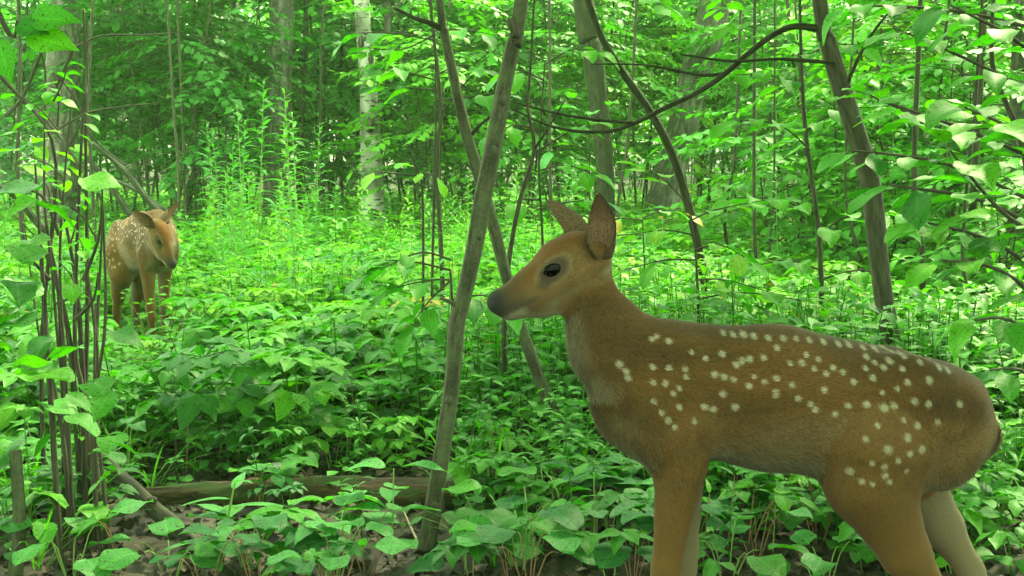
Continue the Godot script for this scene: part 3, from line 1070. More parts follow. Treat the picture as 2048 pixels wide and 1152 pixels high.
# ---------------------------------------------------------------- near plants, leaf by leaf
func near_leaf(kind: String) -> ArrayMesh:
	if not leaf_meshes.has(kind):
		leaf_meshes[kind] = []
		for k in 5:
			var mb := MB.new()
			var c := Color.WHITE * rng.randf_range(0.9, 1.1)
			match kind:
				"broad": leaf(mb, Transform3D.IDENTITY, 1.0, rng.randf_range(0.55, 0.68), 0, 14, true, rng.randf_range(0.05, 0.4), rng.randf_range(0.05, 0.25), c, 0.07, 0.2)
				"round": leaf(mb, Transform3D.IDENTITY, 1.0, rng.randf_range(0.82, 0.98), 2, 14, true, rng.randf_range(0.05, 0.3), rng.randf_range(0.05, 0.2), c, 0.05, 0.5)
				"lance": leaf(mb, Transform3D.IDENTITY, 1.0, rng.randf_range(0.2, 0.26), 1, 12, true, rng.randf_range(0.2, 0.5), rng.randf_range(0.15, 0.3), c, 0.0, 0.04)
				"leaflet": leaf(mb, Transform3D.IDENTITY, 1.0, rng.randf_range(0.5, 0.6), 0, 12, true, rng.randf_range(0.1, 0.5), rng.randf_range(0.1, 0.3), c, 0.1, 0.05)
				"oval": leaf(mb, Transform3D.IDENTITY, 1.0, rng.randf_range(0.46, 0.56), 3, 14, true, rng.randf_range(0.05, 0.35), rng.randf_range(0.05, 0.2), c, 0.05, 0.1)
			leaf_meshes[kind].append(mb.commit())
	return leaf_meshes[kind][rng.randi() % 5]

func put_leaf(o: Node3D, kind: String, at: Vector3, along: Vector3, size: float, mat: Material, loose := 0.25) -> void:
	part(o, "leaf", near_leaf(kind), mat, rand_leaf(at, along, size, loose))

func seedling(kind: int, at: Vector3, size: float, mat: Material, zone: String, squat := 1.0) -> void:
	var names := ["seedling", "three_leaved_plant", "lance_leaved_plant", "round_leaved_plant", "five_leaved_plant"]
	var whats := ["seedling with paired toothed leaves", "plant with leaves of three leaflets", "slender plant with narrow leaves", "small round-leaved plant", "plant with five-fingered leaves"]
	var o := thing(names[kind], "", "plant", at, "young plants scattered over the forest floor")
	o.scale = Vector3(size, size * squat, size)
	var st := MB.new()
	match kind:
		0:
			var high := rng.randf_range(0.14, 0.24)
			var tip := Vector3(rng.randf_range(-0.03, 0.03), high, rng.randf_range(-0.03, 0.03))
			tube(st, [Vector3(0, -0.03, 0), tip * 0.5, tip], [0.0022, 0.0018, 0.0012], 5, 3)
			var y0 := rng.randf() * TAU
			var n := 2 + rng.randi() % 2
			for k in n:
				var t := lerpf(0.55, 1.0, float(k) / (n - 1))
				for q in 2:
					var yaw := y0 + k * 1.5 + q * PI + rng.randf_range(-0.25, 0.25)
					put_leaf(o, "broad", tip * t, Vector3(cos(yaw), rng.randf_range(-0.1, 0.35), sin(yaw)), rng.randf_range(0.07, 0.1), mat)
		1:
			var n := 2 + rng.randi() % 2
			for k in n:
				var yaw := rng.randf() * TAU
				var e := Vector3(cos(yaw) * 0.06, rng.randf_range(0.1, 0.17), sin(yaw) * 0.06)
				tube(st, [Vector3(0, -0.03, 0), e * 0.55 + Vector3(0, 0.02, 0), e], [0.0018, 0.0015, 0.001], 5, 3)
				for g in 3:
					var y2 := yaw + (g - 1) * 1.25 + rng.randf_range(-0.1, 0.1)
					put_leaf(o, "leaflet", e, Vector3(cos(y2), rng.randf_range(-0.25, 0.15), sin(y2)), rng.randf_range(0.07, 0.1) * (1.1 if g == 1 else 0.9), mat)
		2:
			var high := rng.randf_range(0.2, 0.3)
			var tip := Vector3(rng.randf_range(-0.03, 0.03), high, rng.randf_range(-0.03, 0.03))
			tube(st, [Vector3(0, -0.03, 0), tip * 0.5, tip], [0.0026, 0.0022, 0.0014], 5, 3)
			for k in 8:
				var t := lerpf(0.3, 1.0, k / 7.0)
				var yaw := k * 2.4
				put_leaf(o, "lance", tip * t, Vector3(cos(yaw), lerpf(0.1, 0.9, t * t * t), sin(yaw)), rng.randf_range(0.1, 0.13) * lerpf(1.0, 0.7, t), mat, 0.15)
		3:
			for k in 5:
				var yaw := TAU * k / 5.0 + rng.randf_range(-0.4, 0.4)
				var e := Vector3(cos(yaw) * 0.05, rng.randf_range(0.05, 0.12), sin(yaw) * 0.05)
				tube(st, [Vector3(0, -0.03, 0), e * 0.6 + Vector3(0, 0.015, 0), e], [0.0014, 0.0012, 0.0008], 4, 2)
				put_leaf(o, "round", e - Vector3(cos(yaw), 0, sin(yaw)) * 0.02, Vector3(cos(yaw), rng.randf_range(-0.1, 0.3), sin(yaw)), rng.randf_range(0.05, 0.075), mat)
		4:
			for k in 2:
				var yaw := rng.randf() * TAU
				var e := Vector3(cos(yaw) * 0.05, rng.randf_range(0.09, 0.15), sin(yaw) * 0.05)
				tube(st, [Vector3(0, -0.03, 0), e * 0.55 + Vector3(0, 0.02, 0), e], [0.0018, 0.0014, 0.001], 5, 3)
				for g in 5:
					var y2 := yaw + (g - 2) * 0.85
					put_leaf(o, "leaflet", e, Vector3(cos(y2), rng.randf_range(-0.2, 0.1), sin(y2)), rng.randf_range(0.065, 0.085), mat, 0.15)
	part(o, "stem", st.commit(), mats.stalk if rng.randf() < 0.7 else mats.red_stalk)
	o.rotation.y = rng.randf() * TAU
	later(o, whats[kind], zone)

func zone_of(x: float, d: float) -> String:
	var px := x / d * FOCAL + 1024.0
	if px < 330.0: return "by the many-stemmed shrub" if d < 3.2 else "between many-stemmed shrub and far fawn"
	if px > 1290.0: return "under the near fawn" if px < 1850.0 else "behind the near fawn's tail"
	if d < 2.95: return "before the mossy log"
	if d < 3.4: return "close by the mossy log"
	return "behind log, left of sapling" if px < 880.0 else "between kinked sapling and fawn"

# a leafy twig: leaves in two rows, each a part
func leafy_twig(o: Node3D, pts: Array, r: float, n: int, kind: String, size: float, mat_list: Array, start := 0.25) -> void:
	var base := o.position
	var local := []
	for p in pts:
		local.append(p - base)
	part(o, "branch", stem_mesh(local, [r, r * 0.75, r * 0.35], 6, 4), mats.dark)
	var path := smooth_path(local, 8)
	for k in n:
		var t := lerpf(start, 1.0, float(k) / maxf(n - 1, 1))
		var q := mini(int(t * (path.size() - 1)), path.size() - 2)
		var at: Vector3 = path[q].lerp(path[q + 1], t * (path.size() - 1) - q)
		var f: Vector3 = (path[q + 1] - path[q]).normalized()
		var sd := f.cross(Vector3.UP).normalized() * (1.0 if k % 2 == 0 else -1.0)
		var along := f * rng.randf_range(0.4, 0.8) + sd * (rng.randf_range(0.5, 1.0) if k < n - 1 else 0.0) + Vector3(0, rng.randf_range(-0.4, 0.05), 0)
		put_leaf(o, kind, at, along, size * rng.randf_range(0.8, 1.2), mats[mat_list[rng.randi() % mat_list.size()]])

# ---------------------------------------------------------------- the scene
func _ready() -> void:
	rng.seed = 20207
	soil_noise.seed = 11
	soil_noise.frequency = 0.05
	var cam := Camera3D.new()
	cam.name = "camera"
	cam.position = EYE
	cam.rotation.x = PITCH
	cam.fov = 24.38
	cam.near = 0.05
	cam.far = 400.0
	add_child(cam)
	var env := Environment.new()
	env.background_mode = Environment.BG_SKY
	var sm := ProceduralSkyMaterial.new()
	sm.sky_top_color = Color(0.90, 0.98, 0.86)
	sm.sky_horizon_color = Color(0.97, 1.0, 0.86)
	sm.sky_curve = 0.2
	sm.ground_bottom_color = Color(0.1, 0.12, 0.06)
	sm.ground_horizon_color = Color(0.35, 0.4, 0.3)
	sm.energy_multiplier = 1.0
	env.sky = Sky.new()
	env.sky.sky_material = sm
	env.tonemap_mode = Environment.TONE_MAPPER_LINEAR
	env.tonemap_exposure = 14.0
	env.fog_enabled = true
	env.fog_density = 0.0034
	env.fog_light_color = Color(0.72, 0.98, 0.60)
	env.sdfgi_enabled = true
	env.ssao_enabled = true
	env.ssil_enabled = true
	var we := WorldEnvironment.new()
	we.name = "surroundings"
	we.environment = env
	add_child(we)
	var sun := DirectionalLight3D.new()
	sun.name = "sun"
	sun.light_color = Color(1.0, 0.98, 0.80)
	sun.light_energy = 0.9
	sun.light_angular_distance = 5.0
	sun.shadow_enabled = true
	sun.rotation = Vector3(deg_to_rad(-52), deg_to_rad(180 - 35), 0)
	add_child(sun)
	make_materials()
	make_sprays()
	make_herbs()
	make_talls()
	for e in [[1.5, 0.9, 90, 4, 0.15], [2.4, 1.3, 150, 4, 0.1], [3.2, 1.6, 190, 4, 0.15], [0.9, 0.7, 60, 4, 0.12], [4.5, 1.7, 220, 3, 0.2], [2.0, 1.0, 80, 3, 0.3]]:
		shrubs.append(make_shrub(e[0], e[1], e[2], e[3], e[4]))
	ground()
	big_trees()
	far_wood()
	near_trees()
	bushes()
	near_fawn()
	far_fawn()
	ground_cover()
	grass()
	left_shrub()
	right_shrub()
	sprigs()
	floor_things()
	near_plants()
	wood_around()
	finish_labels()

func ground() -> void:
	var mb := MB.new()
	var zs := []
	var z := 3.0
	while z > -70.0:
		zs.append(z)
		z -= 0.05 if z > -4.5 and z < -1.8 else (0.25 if z > -10.0 else 1.5)
	var nx := 120
	for zz in zs:
		for k in nx + 1:
			var q := float(k) / nx * 2.0 - 1.0
			var x: float = q * absf(q) * 40.0 + q * 2.5
			var w := soil_noise.get_noise_2d(x * 120.0, zz * 120.0)
			var w2 := soil_noise.get_noise_2d(x * 30.0 + 9.0, zz * 30.0)
			var col := Color(0.018, 0.014, 0.009).lerp(Color(0.042, 0.032, 0.02), clampf(0.5 + w, 0.0, 1.0)).lerp(Color(0.03, 0.045, 0.015), clampf(w2, 0.0, 0.6))
			mb.vert(Vector3(x, soil(x, zz) + 0.006 * w, zz), col, Vector2(x, zz))
	for r in zs.size() - 1:
		for k in nx:
			var a := r * (nx + 1) + k
			mb.quad(a, a + nx + 1, a + nx + 2, a + 1)
	var o := part(self, "ground", mb.commit(), mats.soil)
	o.set_meta("kind", "structure")
	o.set_meta("label", "dark leaf mould of the forest floor")

func big_trees() -> void:
	var g := "tree trunks in the wood"
	tree("tree", "thick grey furrowed trunk at upper left behind the leafy twigs", "tree", [[128, 10], [125, 150], [122, 290], [119, 400], [118, 480]], [60, 63, 66, 72, 92], 9.4, 5.0, "rough", 0.16, 40, 2.4, g)
	tree("tree", "straight grey trunk between the far fawn and the birch", "tree", [[564, 10], [560, 150], [556, 300], [553, 400], [552, 460]], [45, 47, 50, 54, 70], 10.2, 5.0, "rough", 0.14, 36, 2.2, g)
	tree("tree", "thin dark trunk just right of the straight grey trunk", "tree", [[613, 10], [606, 180], [599, 330], [600, 455]], [11, 12, 13, 15], 10.5, 3.5, "dark", 0.08, 12, 1.2, g)
	var bi := tree("birch_tree", "pale birch with dark knots and scars", "tree", [[724, 10], [730, 90], [736, 170], [740, 260], [744, 350], [746, 420], [748, 470]], [30, 31, 33, 40, 42, 48, 70], 9.6, 4.5, "birch", 0.10, 32, 2.0, g)
	for k in [[741, 250, 34], [722, 86, 16], [742, 118, 14], [746, 430, 40]]:
		var p := seen(k[0], k[1], 9.6 - 0.05) - bi.position
		var mb := MB.new()
		tube(mb, [p + Vector3(0, -0.035 - k[2] * 0.001, 0.0), p + Vector3(0, 0, 0.012), p + Vector3(0, 0.035 + k[2] * 0.001, 0.0)], [0.012, k[2] * 0.0014, 0.012], 10, 3, 0.3)
		part(bi, "knot", mb.commit(), mats.dark)
	tree("tree", "slim leaning trunk right behind the birch", "tree", [[779, 10], [768, 110], [758, 220], [751, 340], [750, 460]], [17, 17, 18, 19, 24], 10.4, 3.0, "rough", 0.1, 14, 1.4, g)
	tree("tree", "dark trunk rising behind the standing fawn's ears", "tree", [[1168, 10], [1182, 90], [1196, 190], [1207, 300], [1213, 400], [1217, 480], [1220, 545]], [40, 38, 36, 36, 34, 35, 44], 8.5, 4.0, "umber", 0.12, 30, 1.8, g)
	tree("tree", "thick grey trunk leaning right in the middle of the wood", "tree", [[1430, 10], [1398, 120], [1368, 240], [1340, 350], [1322, 430], [1316, 475]], [60, 58, 58, 62, 72, 90], 10.0, 5.0, "rough", 0.16, 40, 2.4, g)
	tree("sapling", "dark slanting sapling running down to the standing fawn's back", "tree", [[1186, 30], [1236, 130], [1298, 220], [1345, 310], [1382, 430], [1405, 540], [1420, 640], [1428, 712]], [13, 15, 16, 17, 18, 18, 19, 24], 5.2, 1.2, "umber", 0.06, 12, 0.0, g)
	var s := tree("sapling", "bare grey sapling with a kink, just left of the fawn's nose", "tree", [[1042, 5], [1026, 90], [1008, 175], [990, 275], [968, 385], [948, 500], [926, 598], [913, 650], [905, 760], [885, 900], [862, 1040], [846, 1126]], [28, 29, 31, 35, 36, 34, 32, 34, 32, 33, 36, 40], 2.66, 1.6, "smooth", 0.035, 24, 0.0, g)
	var mb2 := MB.new()
	tube(mb2, [seen(922, 622, 2.655) - s.position, seen(905, 606, 2.65) - s.position, seen(880, 596, 2.64) - s.position], [0.008, 0.0045, 0.003], 8, 3)
	part(s, "twig_stub", mb2.commit(), mats.smooth)
	mb2 = MB.new()
	tube(mb2, [seen(1022, 40, 2.65) - s.position, seen(1033, 72, 2.632) - s.position], [0.010, 0.008], 8, 3, 0.2)
	part(s, "knot", mb2.commit(), mats.dark)
	for q in [[990, 300, 0.6], [958, 470, -0.3], [900, 800, 0.2], [868, 1010, -0.5], [1004, 200, -0.6]]:
		var kp := seen(q[0] - 6.0 * q[2], q[1], 2.648) - s.position
		var kb := MB.new()
		tube(kb, [kp + Vector3(0, -0.012, -0.004), kp + Vector3(0.003 * q[2], 0, 0.003), kp + Vector3(0, 0.014, -0.004)], [0.003, 0.0095, 0.003], 9, 4, 0.25)
		part(s, "knot", kb.commit(), mats.smooth)
	crown(s, Vector3(-0.2, 3.3, 0.4), 1.35, 230, "leaf_mid")
	var y := tree("sapling", "slender grey sapling crossing behind the kinked one, forked at top", "tree", [[880, 8], [888, 60], [902, 130], [930, 255], [955, 340], [986, 450], [1008, 535], [1037, 640], [1080, 760], [1120, 860], [1146, 936]], [16, 18, 19, 22, 24, 25, 23, 23, 25, 26, 30], 3.42, 1.2, "smooth", 0.05, 16, 0.0, g)
	limb(y, [[888, 60], [860, 46], [825, 34], [790, 16]], 3.42, [0.009, 0.007, 0.005, 0.004])
	limb(y, [[938, 275], [960, 250], [985, 230]], 3.42, [0.006, 0.004, 0.003])
	var r := tree("tree", "dark bowed trunk at right rising over the fawn's back", "tree", [[1640, 5], [1655, 80], [1672, 140], [1702, 235], [1735, 340], [1748, 420], [1756, 500], [1768, 600], [1783, 690], [1797, 780], [1803, 838]], [30, 34, 37, 39, 40, 41, 38, 38, 42, 50, 64], 4.0, 2.0, "dark", 0.07, 24, 0.0, g)
	limb(r, [[1655, 62], [1600, 52], [1556, 64], [1500, 104], [1452, 146], [1400, 182], [1330, 216], [1270, 246], [1220, 262], [1150, 262], [1090, 248], [1020, 215]], 4.0, [0.014, 0.010, 0.0095, 0.009, 0.0085, 0.008, 0.0072, 0.0065, 0.006, 0.005, 0.004, 0.0025])
	limb(r, [[1270, 246], [1200, 240], [1120, 228], [1030, 205]], 4.0, [0.006, 0.005, 0.004, 0.003])
	limb(r, [[1452, 146], [1400, 150], [1290, 130], [1180, 128]], 4.05, [0.006, 0.005, 0.003, 0.002])
	limb(r, [[1670, 126], [1560, 118], [1460, 122], [1360, 108]], 3.95, [0.006, 0.005, 0.004, 0.003])
	limb(r, [[1695, 165], [1720, 110], [1750, 60], [1790, 10]], 3.9, [0.007, 0.005, 0.004, 0.003])
	crown(r, Vector3(-0.1, 4.0, 0.9), 1.6, 270, "leaf_mid")
	limb(tree("sapling", "thin dark sapling forking between the two grey ones", "tree", [[864, 40], [875, 140], [882, 230], [874, 300], [878, 420], [884, 540], [888, 700]], [6, 8, 8, 9, 9, 10, 11], 5.3, 0.8, "dark", 0.0, 7, 0.0, g), [[882, 230], [910, 190], [945, 150]], 5.3, [0.006, 0.004, 0.003])
	limb(tree("sapling", "thin dark stems crossing just right of the kinked sapling", "tree", [[1062, 120], [1055, 210], [1068, 300], [1040, 400], [1018, 520], [1008, 660], [1012, 800], [1020, 880]], [5, 6, 8, 9, 10, 10, 11, 12], 3.7, 0.6, "dark", 0.0, 7, 0.0, g), [[1068, 300], [1100, 250], [1130, 200]], 3.7, [0.004, 0.003, 0.002])
	tree("tree", "dark trunk with a sunlit right edge left of the dark bushes", "tree", [[273, 10], [271, 120], [268, 260], [266, 380], [266, 450]], [18, 19, 20, 22, 28], 14.0, 4.0, "rough", 0.12, 18, 1.6, g)
	tree("tree", "dim grey trunk beside the sunlit-edged one", "tree", [[236, 200], [240, 290], [242, 380], [244, 440]], [26, 27, 29, 34], 14.6, 6.0, "rough", 0.12, 18, 1.6, g)
	tree("sapling", "short dark leaning trunk in front of the dark bushes", "tree", [[452, 110], [418, 240], [398, 320], [376, 392], [366, 470]], [9, 14, 15, 16, 18], 10.4, 1.0, "dark", 0.05, 9, 0.0, g)
	tree("tree", "hazy grey trunk at the right edge of the picture", "tree", [[2052, 10], [2046, 160], [2040, 330], [2034, 480], [2030, 620]], [46, 48, 50, 52, 60], 6.6, 4.0, "rough", 0.1, 20, 1.2, g)
	for e in [[1508, 400, 1532, 664, 5.8, 8], [1548, 380, 1548, 650, 6.4, 5], [1828, 380, 1820, 740, 5.2, 13], [1925, 500, 1934, 800, 4.6, 9], [1946, 420, 1958, 745, 5.6, 17], [1690, 380, 1700, 700, 6.0, 6], [1610, 300, 1624, 640, 7.0, 5], [345, 190, 350, 470, 8.6, 6], [362, 170, 374, 460, 9.0, 5], [1470, 300, 1478, 600, 7.2, 7], [1880, 200, 1902, 660, 6.2, 7], [1590, 150, 1600, 560, 8.2, 8], [1258, 260, 1240, 560, 7.8, 7], [640, 250, 650, 500, 10.0, 7], [1100, 100, 1112, 520, 8.0, 6], [40, 120, 60, 560, 7.0, 9], [180, 100, 200, 520, 7.6, 7], [1760, 120, 1742, 560, 7.4, 7]]:
		var d: float = e[4]
		var gy := 275.0 + FOCAL * 0.84 / d
		var mx: float = (e[0] + e[2]) * 0.5 + rng.randf_range(-26, 26)
		var t := tree("sapling", "", "tree", [[e[0] + rng.randf_range(-40, 40), e[1] - 330], [e[0], e[1]], [mx, (e[1] + gy) * 0.5], [e[2], gy]], [e[5] * 0.8, e[5] * 0.9, e[5], e[5] * 1.25], d, 0.6, "dark", 0.0, 7, 0.0, "thin young stems in the clearing")
		later(t, "thin dark young stem", "standing among the herbs of the clearing" if d < 6.5 else "standing at the back of the clearing")

# two unseen trees added beside the camera; only their crowns matter, which keep the foreground in shade
func near_trees() -> void:
	for e in [[1.9, -0.6, 2.3, 4.6, "unseen tall tree added beside the camera at right whose crown shades the standing fawn"], [-1.6, -0.4, 2.2, 4.8, "unseen tall tree added beside the camera at left whose crown shades the foreground"]]:
		var at := Vector3(e[0], 0, e[1])
		var t := thing("tree", e[4], "tree", at, "unseen trees beside the camera")
		part(t, "trunk", stem_mesh([Vector3(0, -0.1, 0), Vector3(0.03, 2.0, 0), Vector3(0, e[3], -0.2), Vector3(0, e[3] + 2.0, -0.3)], [0.10, 0.08, 0.07, 0.03], 14, 5, 0.1), mats.rough)
		crown(t, Vector3(-0.5 * signf(e[0]), e[3], -0.6), e[2] - 0.1, 620, "leaf_mid")

func limb(o: Node3D, line: Array, d: float, radii: Array) -> void:
	var pts := []
	for q in line:
		pts.append(seen(q[0], q[1], d + 0.02 * sin(q[0] * 0.05)) - o.position)
	part(o, "limb", stem_mesh(pts, radii, 7, 4), mats.umber)

func far_wood() -> void:
	var k := 0
	var rows := [[15.0, 20.0, 12, 0.10], [20.0, 28.0, 18, 0.12], [28.0, 42.0, 26, 0.15]]
	for row in rows:
		for n in row[2]:
			var d: float = lerpf(row[0], row[1], rng.randf())
			var x: float = (float(n) + rng.randf()) / row[2] * 2.0 - 1.0
			var px: float = 1024.0 + x * 1180.0
			var w := rng.randf_range(0.05, row[3] * 1.6) / d * FOCAL
			var gy := 275.0 + FOCAL * 0.84 / d
			var lean := rng.randf_range(-30, 30)
			var t := tree("tree", "", "tree", [[px + lean, -20], [px + lean * 0.6, 120], [px + lean * 0.2, 280], [px, gy]], [w * 0.85, w * 0.9, w, w * 1.25], d, 5.0, "rough" if rng.randf() < 0.7 else "dark", 0.08, 9, 0.0, "slim trunks of the far wood")
			if k % 5 == 0:
				crown(t, Vector3(0, 7.0, 0), 2.2, 70, "leaf_deep")
			later(t, "slim grey trunk" if w < 30 else "stout grey trunk", ["in the near rank of the far wood", "in the middle depth of the far wood", "in the farthest part of the wood"][rows.find(row)])
			k += 1

func clear_of_trunks(px: float, d: float, wide: float) -> bool:
	for t in [[125.0, 9.4], [557.0, 10.2], [738.0, 9.6], [1200.0, 8.5], [1365.0, 10.0], [268.0, 14.0]]:
		if d < t[1] + 0.5 and absf(px - t[0]) < wide / d * FOCAL * 0.5 + 25.0:
			return false
	return true

func bushes() -> void:
	# the dark leafy wall at left centre, then the rest of the understory in ranks
	for e in [[335, 9.6, 2, 0.9], [400, 10.2, 2, 0.95], [250, 11.0, 1, 1.1], [490, 11.2, 1, 1.0], [380, 11.4, 4, 0.9], [440, 9.4, 5, 0.8], [640, 11.2, 2, 0.9], [300, 12.2, 4, 0.9], [655, 10.9, 1, 0.8], [20, 10.5, 2, 0.9], [190, 12.0, 4, 0.9], [820, 11.0, 2, 0.9]]:
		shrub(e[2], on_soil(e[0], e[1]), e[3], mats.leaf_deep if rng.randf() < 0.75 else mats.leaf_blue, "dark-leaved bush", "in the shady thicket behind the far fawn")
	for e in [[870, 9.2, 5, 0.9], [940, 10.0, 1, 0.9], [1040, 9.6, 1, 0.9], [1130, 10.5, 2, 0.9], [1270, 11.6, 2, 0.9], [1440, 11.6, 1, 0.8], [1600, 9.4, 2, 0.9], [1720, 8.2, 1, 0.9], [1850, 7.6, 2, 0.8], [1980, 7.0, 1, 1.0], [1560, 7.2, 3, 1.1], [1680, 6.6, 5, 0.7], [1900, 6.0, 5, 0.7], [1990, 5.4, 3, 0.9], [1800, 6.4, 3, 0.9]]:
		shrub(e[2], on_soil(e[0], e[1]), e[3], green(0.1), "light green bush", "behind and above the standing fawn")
	var rows := [[11.0, 14.0, 16], [14.0, 18.0, 24], [18.0, 24.0, 34], [24.0, 33.0, 46], [33.0, 46.0, 60]]
	for row in rows:
		for n in row[2]:
			var d: float = lerpf(row[0], row[1], rng.randf())
			var px: float = 1024.0 + ((float(n) + rng.randf()) / row[2] * 2.0 - 1.0) * 1230.0
			var kind: int = [1, 2, 4, 2, 4][rng.randi() % 5]
			if not clear_of_trunks(px, d, 1.4):
				continue
			var size := rng.randf_range(0.8, 1.15) * (1.0 if d < 24.0 else 1.3)
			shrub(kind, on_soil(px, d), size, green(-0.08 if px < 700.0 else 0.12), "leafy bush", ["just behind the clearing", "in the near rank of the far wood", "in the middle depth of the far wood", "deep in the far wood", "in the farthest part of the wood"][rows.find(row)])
	for k in 46:
		var at := Vector2(rng.randf_range(440, 660), rng.randf_range(6.2, 8.6))
		var zone := "in the pale stand between far fawn and birch"
		if k % 2 == 1:
			at = Vector2(rng.randf_range(620, 1180), rng.randf_range(6.6, 9.6))
			zone = "along the back of the clearing in the middle"
		if k % 9 == 8:
			at = Vector2(rng.randf_range(1350, 2000), rng.randf_range(5.6, 8.0))
			zone = "beyond the standing fawn's back"
		tall_herb(k % 4, on_soil(at.x, at.y), rng.randf_range(0.55, 0.95) * (0.8 if k % 2 == 1 else 1.0), mats.leaf_pale if rng.randf() < 0.6 else mats.leaf_fresh, zone)
	for k in 70:
		var px := rng.randf_range(400, 1180)
		var d := rng.randf_range(4.9, 8.6)
		tall_herb(k % 4, on_soil(px, d), rng.randf_range(0.38, 0.62), [mats.leaf_pale, mats.leaf_fresh, mats.leaf_lime][rng.randi() % 3], "scattered through the carpet of herbs" if d < 7.0 else "at the far rim of the herb carpet")
	tall_herb(0, on_soil(520, 7.2), 1.02, mats.leaf_pale, "rising highest before the straight grey trunk")

func left_shrub() -> void:
	var base := seen(165, 1100, 2.62)
	base.y = soil(base.x, base.z)
	var o := thing("many_stemmed_shrub", "many-stemmed dark shrub of thin bare stems at the left edge", "shrub", base)
	for e in [[130, 1122, 120, 620, 92, 420, 84, 150], [150, 1120, 138, 760, 118, 500, 140, 180], [172, 1118, 160, 800, 150, 640, 168, 40], [196, 1120, 178, 820, 168, 560, 160, 20], [206, 1118, 190, 860, 208, 640, 196, 330], [215, 1112, 196, 900, 186, 700, 172, 520], [122, 1118, 110, 840, 90, 560, 66, 330], [168, 1110, 140, 700, 108, 540, 84, 390], [155, 1115, 136, 900, 118, 700, 100, 450], [225, 1112, 205, 900, 194, 760, 190, 610], [186, 1105, 166, 760, 150, 560, 115, 380], [190, 1108, 188, 780, 200, 640, 210, 420], [144, 1116, 128, 940, 110, 820, 90, 640], [110, 1105, 100, 800, 72, 660, 40, 420]]:
		var d := rng.randf_range(2.5, 2.75)
		var pts := []
		var foot := seen(e[0], e[1], d)
		foot.y = soil(foot.x, foot.z) - 0.03
		pts.append(foot - base)
		for q in [2, 4, 6]:
			pts.append(seen(e[q], e[q + 1], d + 0.02 * q) - base + Vector3(rng.randf_range(-0.008, 0.008), 0, 0))
		var r := rng.randf_range(0.0030, 0.0058)
		part(o, "stem", stem_mesh(pts, [r * 1.3, r, r * 0.8, r * 0.35], 8, 6, 0.06), mats.dark)
	for k in 16:
		var a := seen(rng.randf_range(85, 195), rng.randf_range(120, 640), rng.randf_range(2.5, 2.66)) - base
		var e2 := a + Vector3(rng.randf_range(-0.09, 0.09), rng.randf_range(0.02, 0.11), rng.randf_range(-0.05, 0.05))
		part(o, "twig", stem_mesh([a, a.lerp(e2, 0.5) + Vector3(0.006, 0.004, 0), e2], [0.0022, 0.0016, 0.0008], 5, 3), mats.dark)
		for q in 3:
			var yaw := rng.randf() * TAU
			put_leaf(o, "broad", a.lerp(e2, 0.5 + 0.25 * q), Vector3(cos(yaw), rng.randf_range(-0.4, 0.2), sin(yaw)), rng.randf_range(0.025, 0.045), mats.leaf_mid if q else mats.leaf_fresh, 0.4)
	for e in [[166, 560, 196, 480, 205, 400], [118, 470, 90, 400, 60, 380], [150, 640, 186, 600, 196, 545], [100, 560, 60, 520, 10, 500]]:
		part(o, "branch", stem_mesh([seen(e[0], e[1], 2.62) - base, seen(e[2], e[3], 2.6) - base, seen(e[4], e[5], 2.58) - base], [0.004, 0.003, 0.0015], 6, 4), mats.dark)
	var gm := ["leaf_mid", "leaf_deep", "leaf_fresh", "leaf_mid"]
	for e in [[190, 690, 9], [205, 660, 7], [80, 700, 9], [40, 740, 8], [150, 720, 7], [100, 820, 7], [60, 860, 7], [20, 870, 8], [120, 780, 6], [230, 770, 7], [80, 600, 8], [30, 560, 9], [15, 640, 8], [60, 910, 7], [150, 900, 6], [110, 960, 6], [40, 980, 7], [200, 880, 6], [240, 860, 6], [170, 1000, 6], [70, 470, 8], [40, 430, 8], [20, 390, 9], [90, 390, 8], [140, 370, 8], [120, 350, 7], [50, 350, 7], [30, 800, 8], [130, 860, 6], [10, 950, 7], [90, 1030, 6], [180, 760, 6], [250, 930, 5], [60, 680, 8], [10, 720, 8], [110, 660, 6], [140, 560, 5], [26, 490, 8], [62, 540, 8]]:
		var yaw := rng.randf() * TAU
		put_leaf(o, "round" if rng.randf() < 0.6 else "broad", seen(e[0], e[1], rng.randf_range(2.3, 2.62)) - base, Vector3(cos(yaw), rng.randf_range(-0.5, 0.1), absf(sin(yaw))), e[2] * 0.0118, mats[gm[rng.randi() % 4]], 0.5)
	# lit sprig above it; the light on it is put into lime leaf colour
	var up := seen(70, 520, 2.9)
	up.y = soil(up.x, up.z)
	var s := thing("leafy_sapling", "young sapling with bright lit leaves above the many-stemmed shrub", "sapling", up)
	var top := seen(112, 330, 2.9) - up
	part(s, "stem", stem_mesh([Vector3(0, -0.03, 0), top * 0.5 + Vector3(-0.02, 0, 0), top, seen(62, 215, 2.9) - up], [0.006, 0.005, 0.004, 0.002], 7, 4), mats.dark)
	for e in [[60, 238], [85, 262], [40, 262], [70, 290], [110, 280], [128, 292], [45, 300], [130, 330], [95, 320], [150, 288], [30, 330], [115, 355], [70, 335], [60, 365], [140, 360], [100, 300]]:
		var yaw := rng.randf() * TAU
		put_leaf(s, "oval", seen(e[0], e[1], rng.randf_range(2.8, 3.0)) - up, Vector3(cos(yaw), rng.randf_range(-0.5, 0.15), sin(yaw)), rng.randf_range(0.05, 0.075), mats.leaf_lime if rng.randf() < 0.6 else mats.leaf_fresh, 0.45)
	crown(s, Vector3(-0.2, 3.0, 0.7), 0.9, 90, "leaf_mid")
	# the big leaf in the corner, close to the lens
	var c := seen(-60, -60, 1.7)
	var k := thing("overhanging_twig", "twig with large toothed leaves hanging into the upper left corner", "twig", c)
